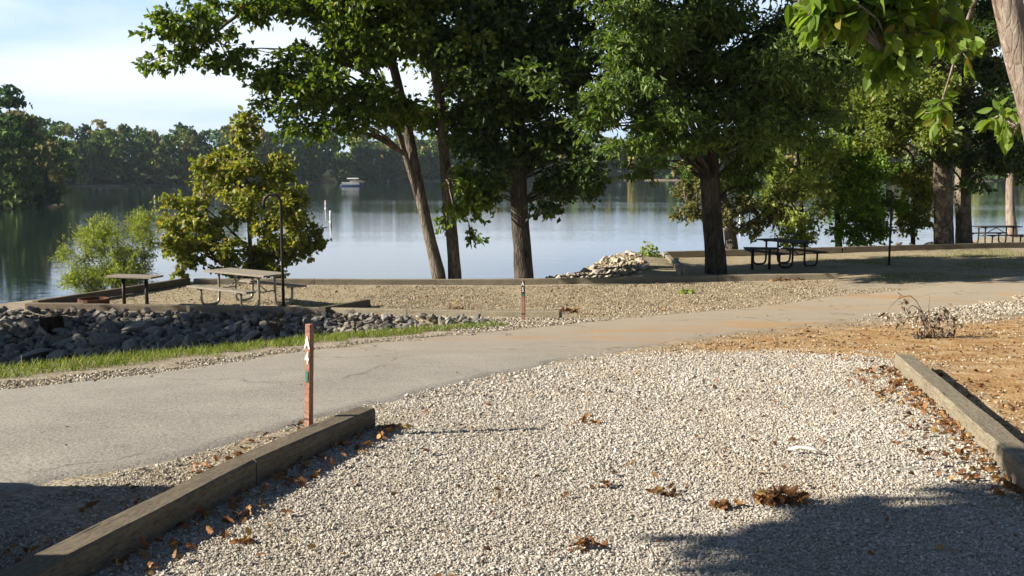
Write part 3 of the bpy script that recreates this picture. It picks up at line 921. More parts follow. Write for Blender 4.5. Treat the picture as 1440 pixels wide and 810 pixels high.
    l2 = trunk_px([(1330, -40, 7.4), (1290, 10, 7.1), (1262, 62, 6.9), (1250, 85, 6.85)], 7)
    l3 = trunk_px([(1395, -60, 7.8), (1360, 30, 8.4), (1335, 110, 8.7), (1322, 150, 8.8)], 7)
    l4 = trunk_px([(1450, 150, 8.0), (1440, 160, 9.0), (1420, 200, 9.6)], 5)
    regs = [(1150, 8, 24, 14, 6.8, .15, 6, .17), (1190, 2, 40, 16, 6.9, .2, 9, .2), (1240, 8, 34, 20, 7.0, .2, 8, .2), (1248, 85, 22, 18, 6.85, .12, 5, .16), (1265, 40, 20, 14, 6.9, .15, 3, .16), (1322, 30, 26, 16, 7.3, .2, 4, .18), (1325, 160, 10, 12, 8.8, .1, 2, .15), (1330, 140, 8, 8, 8.7, .1, 1, .12), (1290, -30, 60, 14, 7.2, .3, 6, .25), (1424, 175, 14, 20, 9.4, .2, 3, .18), (1350, 70, 14, 16, 8.5, .2, 2, .15)]
    m = fill(regs) + above(5.4, 8.4, 4.2, 7.0, 1.2, 1.2, 6, .7)
    tree('near_tree', 'near reddish-brown peeling trunk leaning in at the right edge with large hanging leaves', [(t12, [.17, .14, .122, .115, .105, .095]), (l1, [.05, .03, .02, .012, .008]), (l2, [.022, .012, .006]), (l3, [.022, .012, .006]), (l4, [.02, .012, .006])],
         m, 700, .15, .085, M['leaf_big'], M['bark_red'], per_twig=5, shape='oval', hang=.7, limb_r=.012, squash=.9, up=.3)
    # --- trees beyond the left edge of the view that shade the riprap and the camper's gravel
    t13 = curve([(-18.2, 15.6, gz(-18.2, 15.6) - .2), (-18.1, 15.8, 0), (-17.6, 16.1, 2.5), (-17.4, 16.2, 5)], 10)
    m = [(np.array([-17.3 + random.uniform(-1.6, 1.6), 16.2 + random.uniform(-2.3, 2.0), random.uniform(1.5, 4.7)]), .9) for _ in range(60)]
    tree('bank_tree', 'round leafy tree on the low spit across the inlet', [(t13, [.22, .18, .14, .06])], m, 330, .22, .14, M['leaf_oak'], M['bark_dark'])
    t14 = curve([(-5.8, 1.4, -.1), (-5.7, 1.5, 1.5), (-5.6, 1.7, 3.2), (-5.5, 1.8, 5.0)], 10)
    m = []
    while len(m) < 190:
        v = RNG.uniform(-1, 1, 3)
        if np.linalg.norm(v) < .9:
            m.append((np.array([-5.5, 1.74, 4.90]) + v * np.array([1.2, 2.3, 2.05]), .6))
    tree('small_shade_tree', 'dense young tree beside the parked car', [(t14, [.12, .1, .08, .03])], m, 1500, .18, .14, M['leaf_oak'], M['bark_dark'])


# ------------------------------------------------------------------ far woods
def far_crown(base, h, w, ncl, ncard, card, lo=.05):
    """a crown of leaf-clump faces from near the ground to the top"""
    Cs, Ns = [], []
    for i in range(ncl):
        u = random.random()
        zc = h * (lo + (.94 - lo) * u)
        prof = math.sin(math.pi * min(1, .30 + .66 * u)) ** .7
        a = random.random() * 2 * math.pi; q = math.sqrt(random.random()) * .8
        c = base + np.array([w * prof * q * math.cos(a), w * prof * q * math.sin(a), zc])
        r = w * random.uniform(.28, .5)
        n = rand_dirs(ncard)
        n[:, 2] = np.abs(n[:, 2]) * .9 - .15 * RNG.random(ncard)
        Cs.append(c + n * r * np.array([1, 1, .75]) * RNG.uniform(.75, 1.1, (ncard, 1))); Ns.append(n + RNG.normal(size=n.shape) * .45)
    C = np.concatenate(Cs); N = norm(np.concatenate(Ns))
    D = norm(np.cross(N, rand_dirs(len(C))))
    sc = card * RNG.uniform(.55, 1.3, len(C))
    V, F = leaf_mesh(C, D, N, sc * 1.2, sc, 'diamond', .2)
    return V, F


def tint_mat(name):
    nt = NT(name)
    a = nt.n('ShaderNodeAttribute', attribute_name='tint')
    r = island(nt)
    c = nt.mix(1.0, a.outputs['Color'], nt.ramp(r, [(0, .6), (1, 1.4)]), 'MULTIPLY')
    d = nt.n('ShaderNodeBsdfDiffuse'); nt.l(c, d.inputs['Color'])
    tb = nt.n('ShaderNodeBsdfTranslucent'); nt.l(c, tb.inputs['Color'])
    m = nt.n('ShaderNodeMixShader'); m.inputs[0].default_value = .2
    nt.l(d.outputs[0], m.inputs[1]); nt.l(tb.outputs[0], m.inputs[2])
    out = nt.n('ShaderNodeOutputMaterial'); nt.l(m.outputs[0], out.inputs['Surface'])
    return nt.id


M['far_leaf'] = tint_mat('far_leaf')
TINTS = [(.030, .058, .018), (.040, .075, .022), (.05, .08, .022), (.065, .09, .028), (.028, .05, .022), (.08, .095, .035), (.10, .095, .04), (.035, .065, .03)]
Vs, Fs, Ts = [], [], []
tr = MB(); off = 0
spots = []
for row in range(5):
    for x in np.arange(-330, 330, 4.6):
        xx = x + random.uniform(-2.5, 2.5)
        ys = float(np.interp(xx, SHORE_X, SHORE_Y)) + 3 + row * 6 + random.uniform(-2.5, 2.5)
        if abs(xx) > .56 * ys + 12: continue
        spots.append((xx, ys, row))
for xx, ys, row in spots:
    b = np.array([xx, ys, gz(xx, ys) - .3])
    h = random.uniform(11, 15.5) + row * .7 + 3.0 * (float(vnoise(xx / 45., ys / 45., 31)) - .4)
    w = random.uniform(3.0, 4.6)
    card = 1.0 if ys < 330 else 1.3
    V_, F_ = far_crown(b, h, w, 22 if row < 2 else 18, 24, card, .04 if row < 2 else .12)
    Vs.append(V_); Fs.append(F_ + off); off += len(V_)
    tc = np.array(random.choice(TINTS)) * np.array([1.15, 1.05, .85]) * random.uniform(1.7, 3.0)
    Ts.append(np.tile(np.append(tc, 1), (len(V_), 1)))
    if row == 0 and random.random() < .6:
        tr.tube(np.array([b, b + [.2, 0, h * .5]]), [.22, .12], 5, False)
o = obj('far_woods', mesh_np(np.concatenate(Vs), np.concatenate(Fs), 'far_woods', False, {'tint': np.concatenate(Ts)}), M['far_leaf'])
tag(o, 'distant mixed green woods lining the far shore of the lake', 'woods', kind='stuff')
wt = tr.build('trunks', M['bark_grey'], o)

# headland trees, one by one
hl = [(20, 128, 15.5, 3.4, 0), (-25, 131, 14, 3.8, 1), (48, 131, 12, 3.0, 5), (66, 138, 8.5, 2.8, 6), (0, 124, 9, 3.2, 3), (35, 146, 13, 3.6, 6), (75, 152, 10.5, 3.4, 2), (-55, 122, 13, 3.8, 4), (58, 165, 12, 3.8, 0), (15, 152, 13.5, 3.6, 2), (30, 122.5, 5.5, 2.6, 3), (55, 127.5, 5.0, 2.4, 4)]
hlab = ['tallest green tree on the headland at the left edge', 'broad dark tree at the outer left edge of the headland', 'rusty-tinged thin tree on the headland, right of the tallest one', 'low brownish tree at the tip of the headland',
        'low yellow-green tree at the waterline under the tallest headland tree', 'brownish tree behind the tallest headland tree', 'mid-green tree sloping down behind the headland tip', 'dark tree farthest left on the headland', 'dark green tree behind the tip of the headland', 'green tree behind the broad dark headland tree',
        'small dark bush at the headland waterline', 'small olive bush at the headland tip waterline']
for (px, d, h, w, ti), lb in zip(hl, hlab):
    p_ = at(px, 285, d); x_, y_ = p_[0], p_[1]
    b = np.array([x_, y_, max(gz(x_, y_), WATER_Z + .1) - .2])
    root = thing('headland_tree', lb, 'tree', b, 0, 'trees on the left headland')
    V_, F_ = far_crown(np.zeros(3), h, w, 34, 34, .62)
    tc = np.array(TINTS[ti]) * random.uniform(2.0, 2.6)
    obj('crown', mesh_np(V_, F_, 'crown', False, {'tint': np.tile(np.append(tc, 1), (len(V_), 1))}), M['far_leaf'], root)
    mb = MB().tube(np.array([[0, 0, 0], [.1, 0, h * .45], [.05, .1, h * .85]]), [.22, .15, .05], 7)
    for q in range(5):
        a = random.random() * 6.28
        mb.tube(np.array([[.08, 0, h * (.25 + .1 * q)], [math.cos(a) * w * .6, math.sin(a) * w * .6, h * (.4 + .1 * q)]]), [.08, .02], 4, False)
    mb.build('trunk', M['bark_grey'], root)


# ------------------------------------------------------------------ timbers
def timber(p, q, w, h, mat, label, group, sink=.03, z0=None, z1=None, wob=.004):
    p = np.asarray(p, float); q = np.asarray(q, float)
    za = gz(p[0], p[1]) if z0 is None else z0
    zb = gz(q[0], q[1]) if z1 is None else z1
    L = math.hypot(q[0] - p[0], q[1] - p[1])
    n = max(4, int(L / .25))
    us = np.linspace(0, 1, n + 1)
    c = .012
    prof = np.array([(-w / 2 + c, 0), (w / 2 - c, 0), (w / 2, c), (w / 2, h - c), (w / 2 - c, h), (-w / 2 + c, h), (-w / 2, h - c), (-w / 2, c)])
    ph = random.random() * 6
    V = []
    for u in us:
        off = math.sin(u * 3 + ph) * wob
        e = 0.006 if u in (us[0], us[-1]) else 0
        pr = prof * (1 - e) + RNG.normal(size=prof.shape) * .0018
        V.append(np.stack([np.full(8, (u - .5) * L), pr[:, 0] + off, pr[:, 1] + off], 1))
    V = np.concatenate(V); m = 8
    i = np.arange(n)[:, None] * m; j = np.arange(m)[None, :]; k = (j + 1) % m
    F = [np.stack([i + j, i + k, i + m + k, i + m + j], -1).reshape(-1, 4)[:, ::-1], np.arange(m)[None, :], (n * m + np.arange(m))[None, ::-1]]
    o = obj('timber_beam', mesh_np(V, F, 'timber_beam'), mat)
    o.location = ((p[0] + q[0]) / 2, (p[1] + q[1]) / 2, (za + zb) / 2 - sink)
    o.rotation_euler = Vector((q[0] - p[0], q[1] - p[1], zb - za)).to_track_quat('X', 'Z').to_euler()
    tag(o, label, 'timber', group)
    return o


TG = 'landscape timbers edging the campsites'
LA, LB, LC = np.array([-2.08, 2.7]), np.array([-1.39, 5.02]), np.array([-.97, 6.42])
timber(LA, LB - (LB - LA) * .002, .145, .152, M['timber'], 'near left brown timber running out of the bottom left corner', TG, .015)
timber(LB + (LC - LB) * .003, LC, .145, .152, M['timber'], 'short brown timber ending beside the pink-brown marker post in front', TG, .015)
RA, RB = G(1262, 521)[:2] + [.06, .0], np.array([2.62, 4.72])
timber(RB, RA, .16, .17, M['timber_pale'], 'pale sunlit timber on the right of the gravel with brown leaves along it', TG, .02)
FT = [(-10.2, 20.75), (-8.9, 20.55), (-6.6, 20.1), (-4.0, 19.15), (-1.9, 18.2), (.85, 17.05)]
fl = ['reddish pale timber end at the left corner of the picnic pad above the riprap', 'timber in front of the small serving table above the riprap', 'timber in front of the weathered picnic table above the riprap',
      'timber right of the left hooked pole, above the shadowed riprap', 'timber behind the far marker post, ending at a leaf pile']
for (a, b), lb in zip(zip(FT[:-1], FT[1:]), fl):
    a = np.array(a); b = np.array(b); e = (b - a) / np.linalg.norm(b - a) * .006
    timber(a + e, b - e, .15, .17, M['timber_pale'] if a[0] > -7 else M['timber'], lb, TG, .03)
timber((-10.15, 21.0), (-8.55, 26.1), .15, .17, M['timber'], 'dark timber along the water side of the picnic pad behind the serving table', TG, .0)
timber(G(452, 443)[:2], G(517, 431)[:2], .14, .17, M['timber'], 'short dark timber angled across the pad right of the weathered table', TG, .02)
BT = [(-8.4, 26.15), (-5.2, 26.1), (-2.0, 26.0), (1.2, 25.8), (5.3, 25.55), (8.3, 25.2)]
bl = ['far pad timber behind the weathered picnic table', 'far pad timber left of the leaning tree pair', 'far pad timber in front of the leaning tree pair', 'far pad timber in front of the pale rock pile', 'far pad timber in front of the stout upright trunk, ending in a square cut']
for (a, b), lb in zip(zip(BT[:-1], BT[1:]), bl):
    a = np.array(a); b = np.array(b); e = (b - a) / np.linalg.norm(b - a) * .006
    timber(a + e, b - e, .15, .18, M['timber_pale'], lb, TG, .03)
timber((4.55, 26.3), (4.95, 32.2), .15, .2, M['timber_pale'], 'timber running away beside the pale rock pile at the right pad corner', TG, .0)
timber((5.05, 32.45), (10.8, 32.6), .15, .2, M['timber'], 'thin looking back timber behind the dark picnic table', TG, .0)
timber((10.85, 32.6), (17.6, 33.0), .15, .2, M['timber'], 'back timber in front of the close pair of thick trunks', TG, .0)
o = MB().box((0, 0, .14), (.16, .16, .34), .1, None, .012).build('timber_stub', M['timber_pale'])
o.location = (4.62, 26.15, gz(4.62, 26.15)); tag(o, 'short upright timber stub at the corner of the right pad', 'post')


# ------------------------------------------------------------------ marker posts
def text_mesh(s, size):
    cu = bpy.data.curves.new('txt', 'FONT')
    cu.body = s; cu.size = size; cu.align_x = 'CENTER'; cu.align_y = 'CENTER'; cu.extrude = .0012; cu.offset = size * .025
    o = bpy.data.objects.new('txt', cu); COL.objects.link(o)
    dg = bpy.context.evaluated_depsgraph_get(); dg.update()
    me = bpy.data.meshes.new_from_object(o.evaluated_get(dg))
    bpy.data.objects.remove(o); bpy.data.curves.remove(cu)
    return me


def marker(loc, rotz, h, w, label, chars, lean, plate):
    root = thing('marker_post', label, 'marker post', loc, rotz, 'numbered campsite marker posts')
    root.rotation_euler = (lean[0], lean[1], rotz)
    mb = MB().box((0, 0, h / 2 - .1), (w, w * .8, h + .2), 0, None, .004)
    mb.build('post_shaft', M['post'], root)
    y = -w * .4 - .003
    if plate:
        MB().box((0, y, h - .12), (w * .86, .004, .22), 0, None, .001).build('number_plate', M['black_plate'], root)
        MB().box((0, y - .0005, h - .25), (w * .86, .004, .035)).build('green_band', M['green_paint'], root)
        y -= .004
        zs = [h - .065, h - .165]
    else:
        MB().box((0, y, h - .33), (w * .5, .004, .07), 0, None, .001).build('green_band', M['green_paint'], root)
        zs = [h - .12, h - .215]
    for cch, z in zip(chars, zs):
        me = text_mesh(cch, .105)
        o = obj('painted_character', me, M['white_paint'], root, (0, y, z), (R(90), 0, 0))
        o.scale = (.62, 1, 1)
    return root


pA = G(434, 616)
marker(pA, R(-33), .72, .046, 'pinkish brown square marker post by the near timber end, with a green mark', ['A', '4'], (R(-1), R(1.6), 0), False)
pB = G(736, 451)
marker(pB, R(-10), .69, .062, 'brown square post across the road, marked A 5 in white on black', ['A', '5'], (0, R(-.6), 0), True)


# ------------------------------------------------------------------ picnic tables
def tubepath(P, r, n=9):
    return np.asarray(P, float), r


def picnic_table(label, loc, rotz, L, wood, steel, group):
    root = thing('picnic_table', label, 'picnic table', loc, rotz, group)
    zt, zb, yb = .75, .45, .70
    mb = MB()
    for i in range(5):
        mb.box((random.uniform(-.006, .006), (i - 2) * .147, zt - .02), (L, .139, .04), 0, None, .004)
    mb.build('table_top', wood, root)
    for sgn in (-1, 1):
        mb = MB()
        for i in range(2):
            mb.box((0, sgn * (yb - .06 + .125 * i), zb - .02), (L, .118, .04), 0, None, .004)
        mb.build('bench_seat', wood, root)
    for ex in (-1, 1):
        x = ex * L * .33
        for sgn in (-1, 1):
            P = curve([(x, sgn * .22, zt - .06), (x, sgn * .22, .45), (x, sgn * .225, .16), (x, sgn * .27, .06), (x, sgn * .36, .03), (x, sgn * .54, .03), (x, sgn * .64, .06), (x, sgn * .69, .15), (x, sgn * .70, zb - .05)], 26)
            MB().tube(P, .029, 8).build('leg', steel, root, True)
        MB().box((x + .001, 0, zt - .055), (.05, .62, .03)).build('cross_bar', steel, root)
        for sgn in (-1, 1):
            MB().box((x + .001, sgn * yb, zb - .055), (.05, .26, .03)).build('seat_bracket', steel, root)
        MB().tube(np.array([[x, -.22, .36], [x, .22, .36]]), .016, 6).build('tie_rod', steel, root, True)
        MB().tube(np.array([[0, 0, zt - .06], [x, 0, .36]]), .016, 6).build('brace', steel, root, True)
    return root


PG = 'picnic tables on the campsites'
tl = np.array([-5.78, 21.55]); tl = np.append(tl, gz(*tl))
picnic_table('weathered grey wooden picnic table with galvanised legs on the sunlit pad by the riprap', tl, R(-36), 2.0, M['board'], M['galv'], PG)
tr_ = G(1106, 370)
picnic_table('dark picnic table seen end on, beside a serving table on the right pad', np.array([7.95, 28.9, gz(7.95, 28.9)]), R(116), 1.72, M['board_dark'], M['dark_steel'], PG)
tf = np.array([19.45, 40.0]); tf = np.append(tf, gz(*tf))
picnic_table('farthest dark picnic table at the right edge, beyond the close pair of trunks', tf, R(8), 1.83, M['board_dark'], M['dark_steel'], PG)


def serving_table(label, loc, rotz, L, wood, steel, hgt=.78):
    root = thing('serving_table', label, 'serving table', loc, rotz, 'two-legged serving tables')
    mb = MB()
    for i in range(3):
        mb.box((0, (i - 1) * .155, hgt), (L, .148, .04), 0, None, .004)
    mb.build('table_top', wood, root)
    for sgn in (-1, 1):
        MB().tube(np.array([[sgn * L * .25, 0, -.1], [sgn * L * .25, 0, hgt - .05]]), .04, 10).build('leg', steel, root, True)
        MB().box((sgn * L * .25, 0, hgt - .036), (.06, .42, .032)).build('cross_bar', steel, root)
    return root


ps = G(191, 431.5)
serving_table('small weathered serving table on two dark legs at the water side of the left pad', ps, R(-14), 1.12, M['board'], M['dark_steel'], .66)
pr_ = np.array([7.05, 28.1]); pr_ = np.append(pr_, gz(*pr_))
serving_table('small dark serving table on two legs in front of the dark picnic table', pr_, R(-8), .95, M['board_dark'], M['dark_steel'], .60)


def lantern_pole(label, loc, h, hook=.13, flip=-1):
    root = thing('lantern_pole', label, 'lantern pole', loc, 0, 'hooked lantern poles')
    P = [(0, 0, -.15), (0, 0, h * .5), (0, 0, h - hook)]
    arc = [(flip * hook * (1 - math.cos(a)), 0, h - hook + hook * math.sin(a)) for a in np.linspace(.2, math.pi, 10)]
    P = np.array(P + arc + [(flip * hook * 2, 0, h - hook - .10)])
    MB().tube(P, .030, 9).build('pole_shaft', M['dark_steel'], root, True)
    MB().tube(np.array([(flip * hook * 2, 0, h - hook - .10), (flip * (hook * 2), -.0, h - hook - .13)]), [.02, .012], 8).build('hook_tip', M['dark_steel'], root)
    MB().tube(np.array([(0, 0, -.02), (0, 0, .05)]), .045, 9).build('base_collar', M['dark_steel'], root)
    return root


lantern_pole('dark brown hooked lantern pole standing beside the weathered picnic table', G(399, 441), 2.34, .165)
lantern_pole('black hooked lantern pole standing in the shade on the right pad', G(1250, 373), 2.12, .075)

# fire ring in the pad corner
pf = G(132, 430)
fr = thing('fire_ring', 'low rusty fire ring in the left corner of the picnic pad', 'fire ring', pf)
n_ = 20
th = np.linspace(0, 2 * np.pi, n_, endpoint=False)
rin, rout = .30, .325
V_ = np.concatenate([np.stack([np.cos(th) * r_, np.sin(th) * r_, np.full(n_, z_)], 1) for r_, z_ in ((rout, -.05), (rout, .16), (rin, .16), (rin, -.05))])
j = np.arange(n_); k = (j + 1) % n_
F_ = np.concatenate([np.stack([b * n_ + j, b * n_ + k, (b + 1) * n_ + k, (b + 1) * n_ + j], 1) for b in range(3)])
obj('steel_ring', mesh_np(V_, F_), M['rust'], fr)

# ------------------------------------------------------------------ rocks
ROCKS = []


def rock_proto(seed, flatness):
    rs = np.random.default_rng(seed)
    bm = bmesh.new()
    bmesh.ops.create_icosphere(bm, subdivisions=2, radius=1)
    V = np.array([v.co[:] for v in bm.verts])
    for _ in range(10):
        n = rs.normal(size=3); n /= np.linalg.norm(n)
        d = rs.uniform(.36, .72)
        pr = V @ n
        V = np.where((pr > d)[:, None], V - np.outer(pr - d, n), V)
    V = V * np.array([1.5, rs.uniform(.85, 1.2), flatness * 1.15]) + rs.normal(size=V.shape) * .012
    bm.verts.index_update()
    F = np.array([[v.index for v in f.verts] for f in bm.faces])
    bm.free()
    return V, F


PROT = [rock_proto(100 + i, random.uniform(.5, .85)) for i in range(12)]
rock_me = {}
for key in ('rock_grey', 'rock_pale'):
    rock_me[key] = []
    for Vp, Fp in PROT:
        me = mesh_np(Vp, Fp, 'boulder'); me.materials.append(M[key]); rock_me[key].append(me)


def put_rock(x, y, s, key, label, group, dz=.15):
    o = bpy.data.objects.new('boulder', random.choice(rock_me[key])); COL.objects.link(o)
    o.location = (x, y, gz(x, y) + s * dz)
    o.rotation_euler = (random.uniform(-.7, .7), random.uniform(-.7, .7), random.uniform(0, 6.28))
    o.scale = (s, s * random.uniform(.8, 1.1), s * random.uniform(.8, 1.1))
    tag(o, label, 'rock', group)
    ROCKS.append(o)


# left riprap: slope between pad timbers and the roadside grass
cand = 0; placed = []
LS = -poly_sd(PLATEAU, np.zeros(1), np.zeros(1))
while len(placed) < 190 and cand < 30000:
    cand += 1
    x = random.uniform(-12.2, -2.3); y = random.uniform(12.5, 21.5)
    d = float(poly_sd(PLATEAU, np.array([x]), np.array([y]))[0])
    if d < .05 or x < -.56 * y - .8: continue
    # only the bank that faces the road (the other side hides behind the grass)
    upper = y > np.interp(x, [-12, -4, -.4], [15.8, 15.6, 16.2])
    if not upper: continue
    s = random.choice([.15, .19, .22, .26, .31]) * random.uniform(.8, 1.15)
    if x > -2.5: s *= .7
    if any((x - a) ** 2 + (y - b) ** 2 < (.62 * (s + c)) ** 2 for a, b, c in placed): continue
    placed.append((x, y, s))
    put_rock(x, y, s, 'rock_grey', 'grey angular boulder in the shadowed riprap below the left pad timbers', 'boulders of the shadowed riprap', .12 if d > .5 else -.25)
placed = []
cand = 0
while len(placed) < 90 and cand < 30000:
    cand += 1
    x = random.uniform(1.2, 4.6); y = random.uniform(26.6, 32.5)
    d = float(poly_sd(PLATEAU, np.array([x]), np.array([y]))[0])
    if d < -2.2 or d > 3.2 or x > 3.75 + .05 * (y - 27): continue
    s = random.choice([.10, .13, .16, .20]) * random.uniform(.8, 1.15)
    if any((x - a) ** 2 + (y - b) ** 2 < (.58 * (s + c)) ** 2 for a, b, c in placed): continue
    placed.append((x, y, s))
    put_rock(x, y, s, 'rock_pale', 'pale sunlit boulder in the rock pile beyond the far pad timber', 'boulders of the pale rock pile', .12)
placed = []
cand = 0
while len(placed) < 20 and cand < 30000:
    cand += 1
    x = random.uniform(9.0, 15.5); y = random.uniform(33.3, 36)
    s = random.choice([.15, .2, .26]) * random.uniform(.8, 1.15)
    if any((x - a) ** 2 + (y - b) ** 2 < (.58 * (s + c)) ** 2 for a, b, c in placed): continue
    placed.append((x, y, s))
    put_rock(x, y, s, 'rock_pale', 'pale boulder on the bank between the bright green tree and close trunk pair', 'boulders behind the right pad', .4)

# small rubble between the boulders
ICO = None


def stone_protos(n):
    bm = bmesh.new(); bmesh.ops.create_icosphere(bm, subdivisions=1, radius=1)
    V = np.array([v.co[:] for v in bm.verts]); bm.verts.index_update()
    F = np.array([[v.index for v in f.verts] for f in bm.faces]); bm.free()
    out = []
    for i in range(n):
        W = V * RNG.uniform(.62, 1.3, (len(V), 1))
        W = W * np.array([1.2, RNG.uniform(.7, 1.0), RNG.uniform(.5, .8)])
        out.append(W)
    return np.array(out), F


SP, SF = stone_protos(14)


def scatter_stones(XY, size, sink=.35):
    n = len(XY)
    var = RNG.integers(0, len(SP), n)
    q = RNG.normal(size=(n, 4)); q /= np.linalg.norm(q, axis=1)[:, None]
    w, x, y, z = q.T
    Rm = np.stack([1 - 2 * (y * y + z * z), 2 * (x * y - z * w), 2 * (x * z + y * w), 2 * (x * y + z * w), 1 - 2 * (x * x + z * z), 2 * (y * z - x * w), 2 * (x * z - y * w), 2 * (y * z + x * w), 1 - 2 * (x * x + y * y)], -1).reshape(n, 3, 3)
    W = np.einsum('nij,nkj->nki', Rm, SP[var]) * size[:, None, None] * np.array([1, 1, .72])
    zz = ground(XY[:, 0], XY[:, 1]) + size * (sink + .4 * RNG.random(n))
    W = W + np.concatenate([XY, zz[:, None]], 1)[:, None, :]
    m = SP.shape[1]
    F = (SF[None] + (np.arange(n) * m)[:, None, None]).reshape(-1, 3)
    return W.reshape(-1, 3), F


def jitter_grid(x0, x1, y0, y1, step):
    a = np.arange(x0, x1, step); b = np.arange(y0, y1, step)
    X, Y = np.meshgrid(a, b)
    X = X.ravel() + RNG.uniform(-.5, .5, X.size) * step; Y = Y.ravel() + RNG.uniform(-.5, .5, Y.size) * step
    return np.stack([X, Y], 1)


def inview(P, m=.4):
    return (np.abs(P[:, 0]) < .53 * P[:, 1] + m)


# --- white foreground gravel
parts = []
for y0, y1, st, s0 in ((3.2, 5.2, .0118, .0058), (5.2, 7.5, .0140, .0067), (7.5, 13.0, .0200, .0088)):
    Pg = jitter_grid(-5.5, 5.5, y0, y1, st)
    Pg = Pg[inview(Pg)]
    e = (vnoise(Pg[:, 0] / .5, Pg[:, 1] / .5, 41) - .5) * 1.1 + (vnoise(Pg[:, 0] / .12, Pg[:, 1] / .12, 42) - .5) * .5
    sd = poly_sd(GRAVELP, Pg[:, 0], Pg[:, 1]) + e * .6
    thin = .62 + .38 * sstep(.30, .55, vnoise(Pg[:, 0] / .55, Pg[:, 1] / 1.1, 71))
    keep = RNG.random(len(Pg)) < np.clip(1 - sstep(-.75, .9, sd), 0, 1) * thin
    rt = (Pg[:, 0] - 2.56) * 5.18 - (Pg[:, 1] - 4.77) * 1.29
    keep &= ~((rt > 0) & (RNG.random(len(Pg)) < .93))
    # the strip between the near left timber and the road
    sdr = poly_sd(ROADP, Pg[:, 0], Pg[:, 1])
    left = (Pg[:, 0] < np.interp(Pg[:, 1], [2.7, 5.0, 6.5], [-2.16, -1.48, -1.06])) & (Pg[:, 1] < 7.2)
    keep = np.where(left & (sd > 0), (sdr > -.04 + .1 * e) & (RNG.random(len(Pg)) < np.clip(.25 + .9 * e + .5 * sstep(.25, .6, sdr), .1, .9)), keep)
    keep &= ~((sdr < -.08 + .15 * e) & (RNG.random(len(Pg)) < .60 + .39 * sstep(.0, .55, -sdr)))
    Pg = Pg[keep]
    parts.append((Pg, s0 * np.clip(RNG.lognormal(0, .33, len(Pg)), .45, 2.3)))
P_ = np.concatenate([a for a, b in parts]); S_ = np.concatenate([b for a, b in parts])
Vg, Fg = scatter_stones(P_, S_, .22)
tag(obj('gravel', mesh_np(Vg, Fg, 'gravel'), M['gravel_white']), 'loose pale crushed limestone gravel covering the near campsite', 'gravel', kind='stuff')
print('GRAVEL near', len(P_))

# --- roadside shoulders and pad gravel
parts = []
Pg = jitter_grid(-7, -.5, 5, 15.5, .021); Pg = Pg[inview(Pg)]
sdr = poly_sd(ROADP, Pg[:, 0], Pg[:, 1]); far_side = Pg[:, 1] > np.interp(Pg[:, 0], [-7, -2.4, -.9, .6, 2.6], [3, 6.3, 9.5, 12, 15.5])
e = (vnoise(Pg[:, 0] / .3, Pg[:, 1] / .3, 43) - .5) * .5
k = far_side & (sdr + e > -.05) & (sdr + e < .62 - .35 * sstep(8, 11, Pg[:, 1])) & (RNG.random(len(Pg)) < .6)
parts.append(Pg[k])
Pg = jitter_grid(4.5, 13, 14.5, 23, .06); Pg = Pg[inview(Pg)]
sdr = poly_sd(ROADP, Pg[:, 0], Pg[:, 1]); nearside = Pg[:, 1] < np.interp(Pg[:, 0], [4, 10.6, 14], [16.5, 21.8, 23.8])
e = (vnoise(Pg[:, 0] / .5, Pg[:, 1] / .5, 44) - .5) * .9
k = nearside & (sdr + e > -.15) & (sdr + e < 1.7) & (RNG.random(len(Pg)) < .8 * sstep(5, 7.5, Pg[:, 0]))
parts.append(Pg[k])
Pg = jitter_grid(-2.6, 1.8, 14.2, 18.2, .045)
sdr = poly_sd(ROADP, Pg[:, 0], Pg[:, 1])
k = (sdr > .05) & (poly_sd(PLATEAU, Pg[:, 0], Pg[:, 1]) < .9) & (Pg[:, 1] < np.interp(Pg[:, 0], [-2.2, .85, 1.8], [18.2, 16.95, 16.6])) & (RNG.random(len(Pg)) < .75)
parts.append(Pg[k])
P_ = np.concatenate(parts)
Vg, Fg = scatter_stones(P_, .0098 * RNG.uniform(.5, 1.7, len(P_)) * (1 + .9 * sstep(12, 17, P_[:, 1])))
tag(obj('shoulder_gravel', mesh_np(Vg, Fg, 'shoulder_gravel'), M['gravel_mixed']), 'loose pale gravel along the road edges', 'gravel', kind='stuff')
parts = []
Pg = jitter_grid(1.0, 12, 5, 17, .04); Pg = Pg[inview(Pg)]
e = (vnoise(Pg[:, 0] / .9, Pg[:, 1] / .6, 47) - .5) + (vnoise(Pg[:, 0] / .25, Pg[:, 1] / .2, 48) - .5)
k = (poly_sd(DIRTP, Pg[:, 0], Pg[:, 1]) < .2) & (poly_sd(GRAVELP, Pg[:, 0], Pg[:, 1]) > 0) & (RNG.random(len(Pg)) < np.clip(.10 + e * .5, .02, .7))
Pd_ = Pg[k]
Vg, Fg = scatter_stones(Pd_, .012 * RNG.uniform(.4, 1.5, len(Pd_)))
gm_ = gravel_mat('gravel_dirt', [(0, (.10, .06, .035, 1)), (.4, (.30, .20, .11, 1)), (.8, (.42, .33, .21, 1)), (1, (.58, .52, .42, 1))])
tag(obj('dirt_stones', mesh_np(Vg, Fg, 'dirt_stones'), gm_), 'small tan stones strewn over the bare orange dirt', 'gravel', kind='stuff')
parts = []
Pg = jitter_grid(-10, 9, 16.8, 26.3, .05)
e = (vnoise(Pg[:, 0] / .9, Pg[:, 1] / .9, 45) - .5) + (vnoise(Pg[:, 0] / .25, Pg[:, 1] / .25, 46) - .5) * .5
k = (poly_sd(PADP, Pg[:, 0], Pg[:, 1]) < -.05) & (RNG.random(len(Pg)) < np.clip(.55 + e * .9, .05, 1) * (1 - .75 * (Pg[:, 0] < -3.5)))
parts.append(Pg[k])
Pg = jitter_grid(1.5, 9, 16, 23, .06)
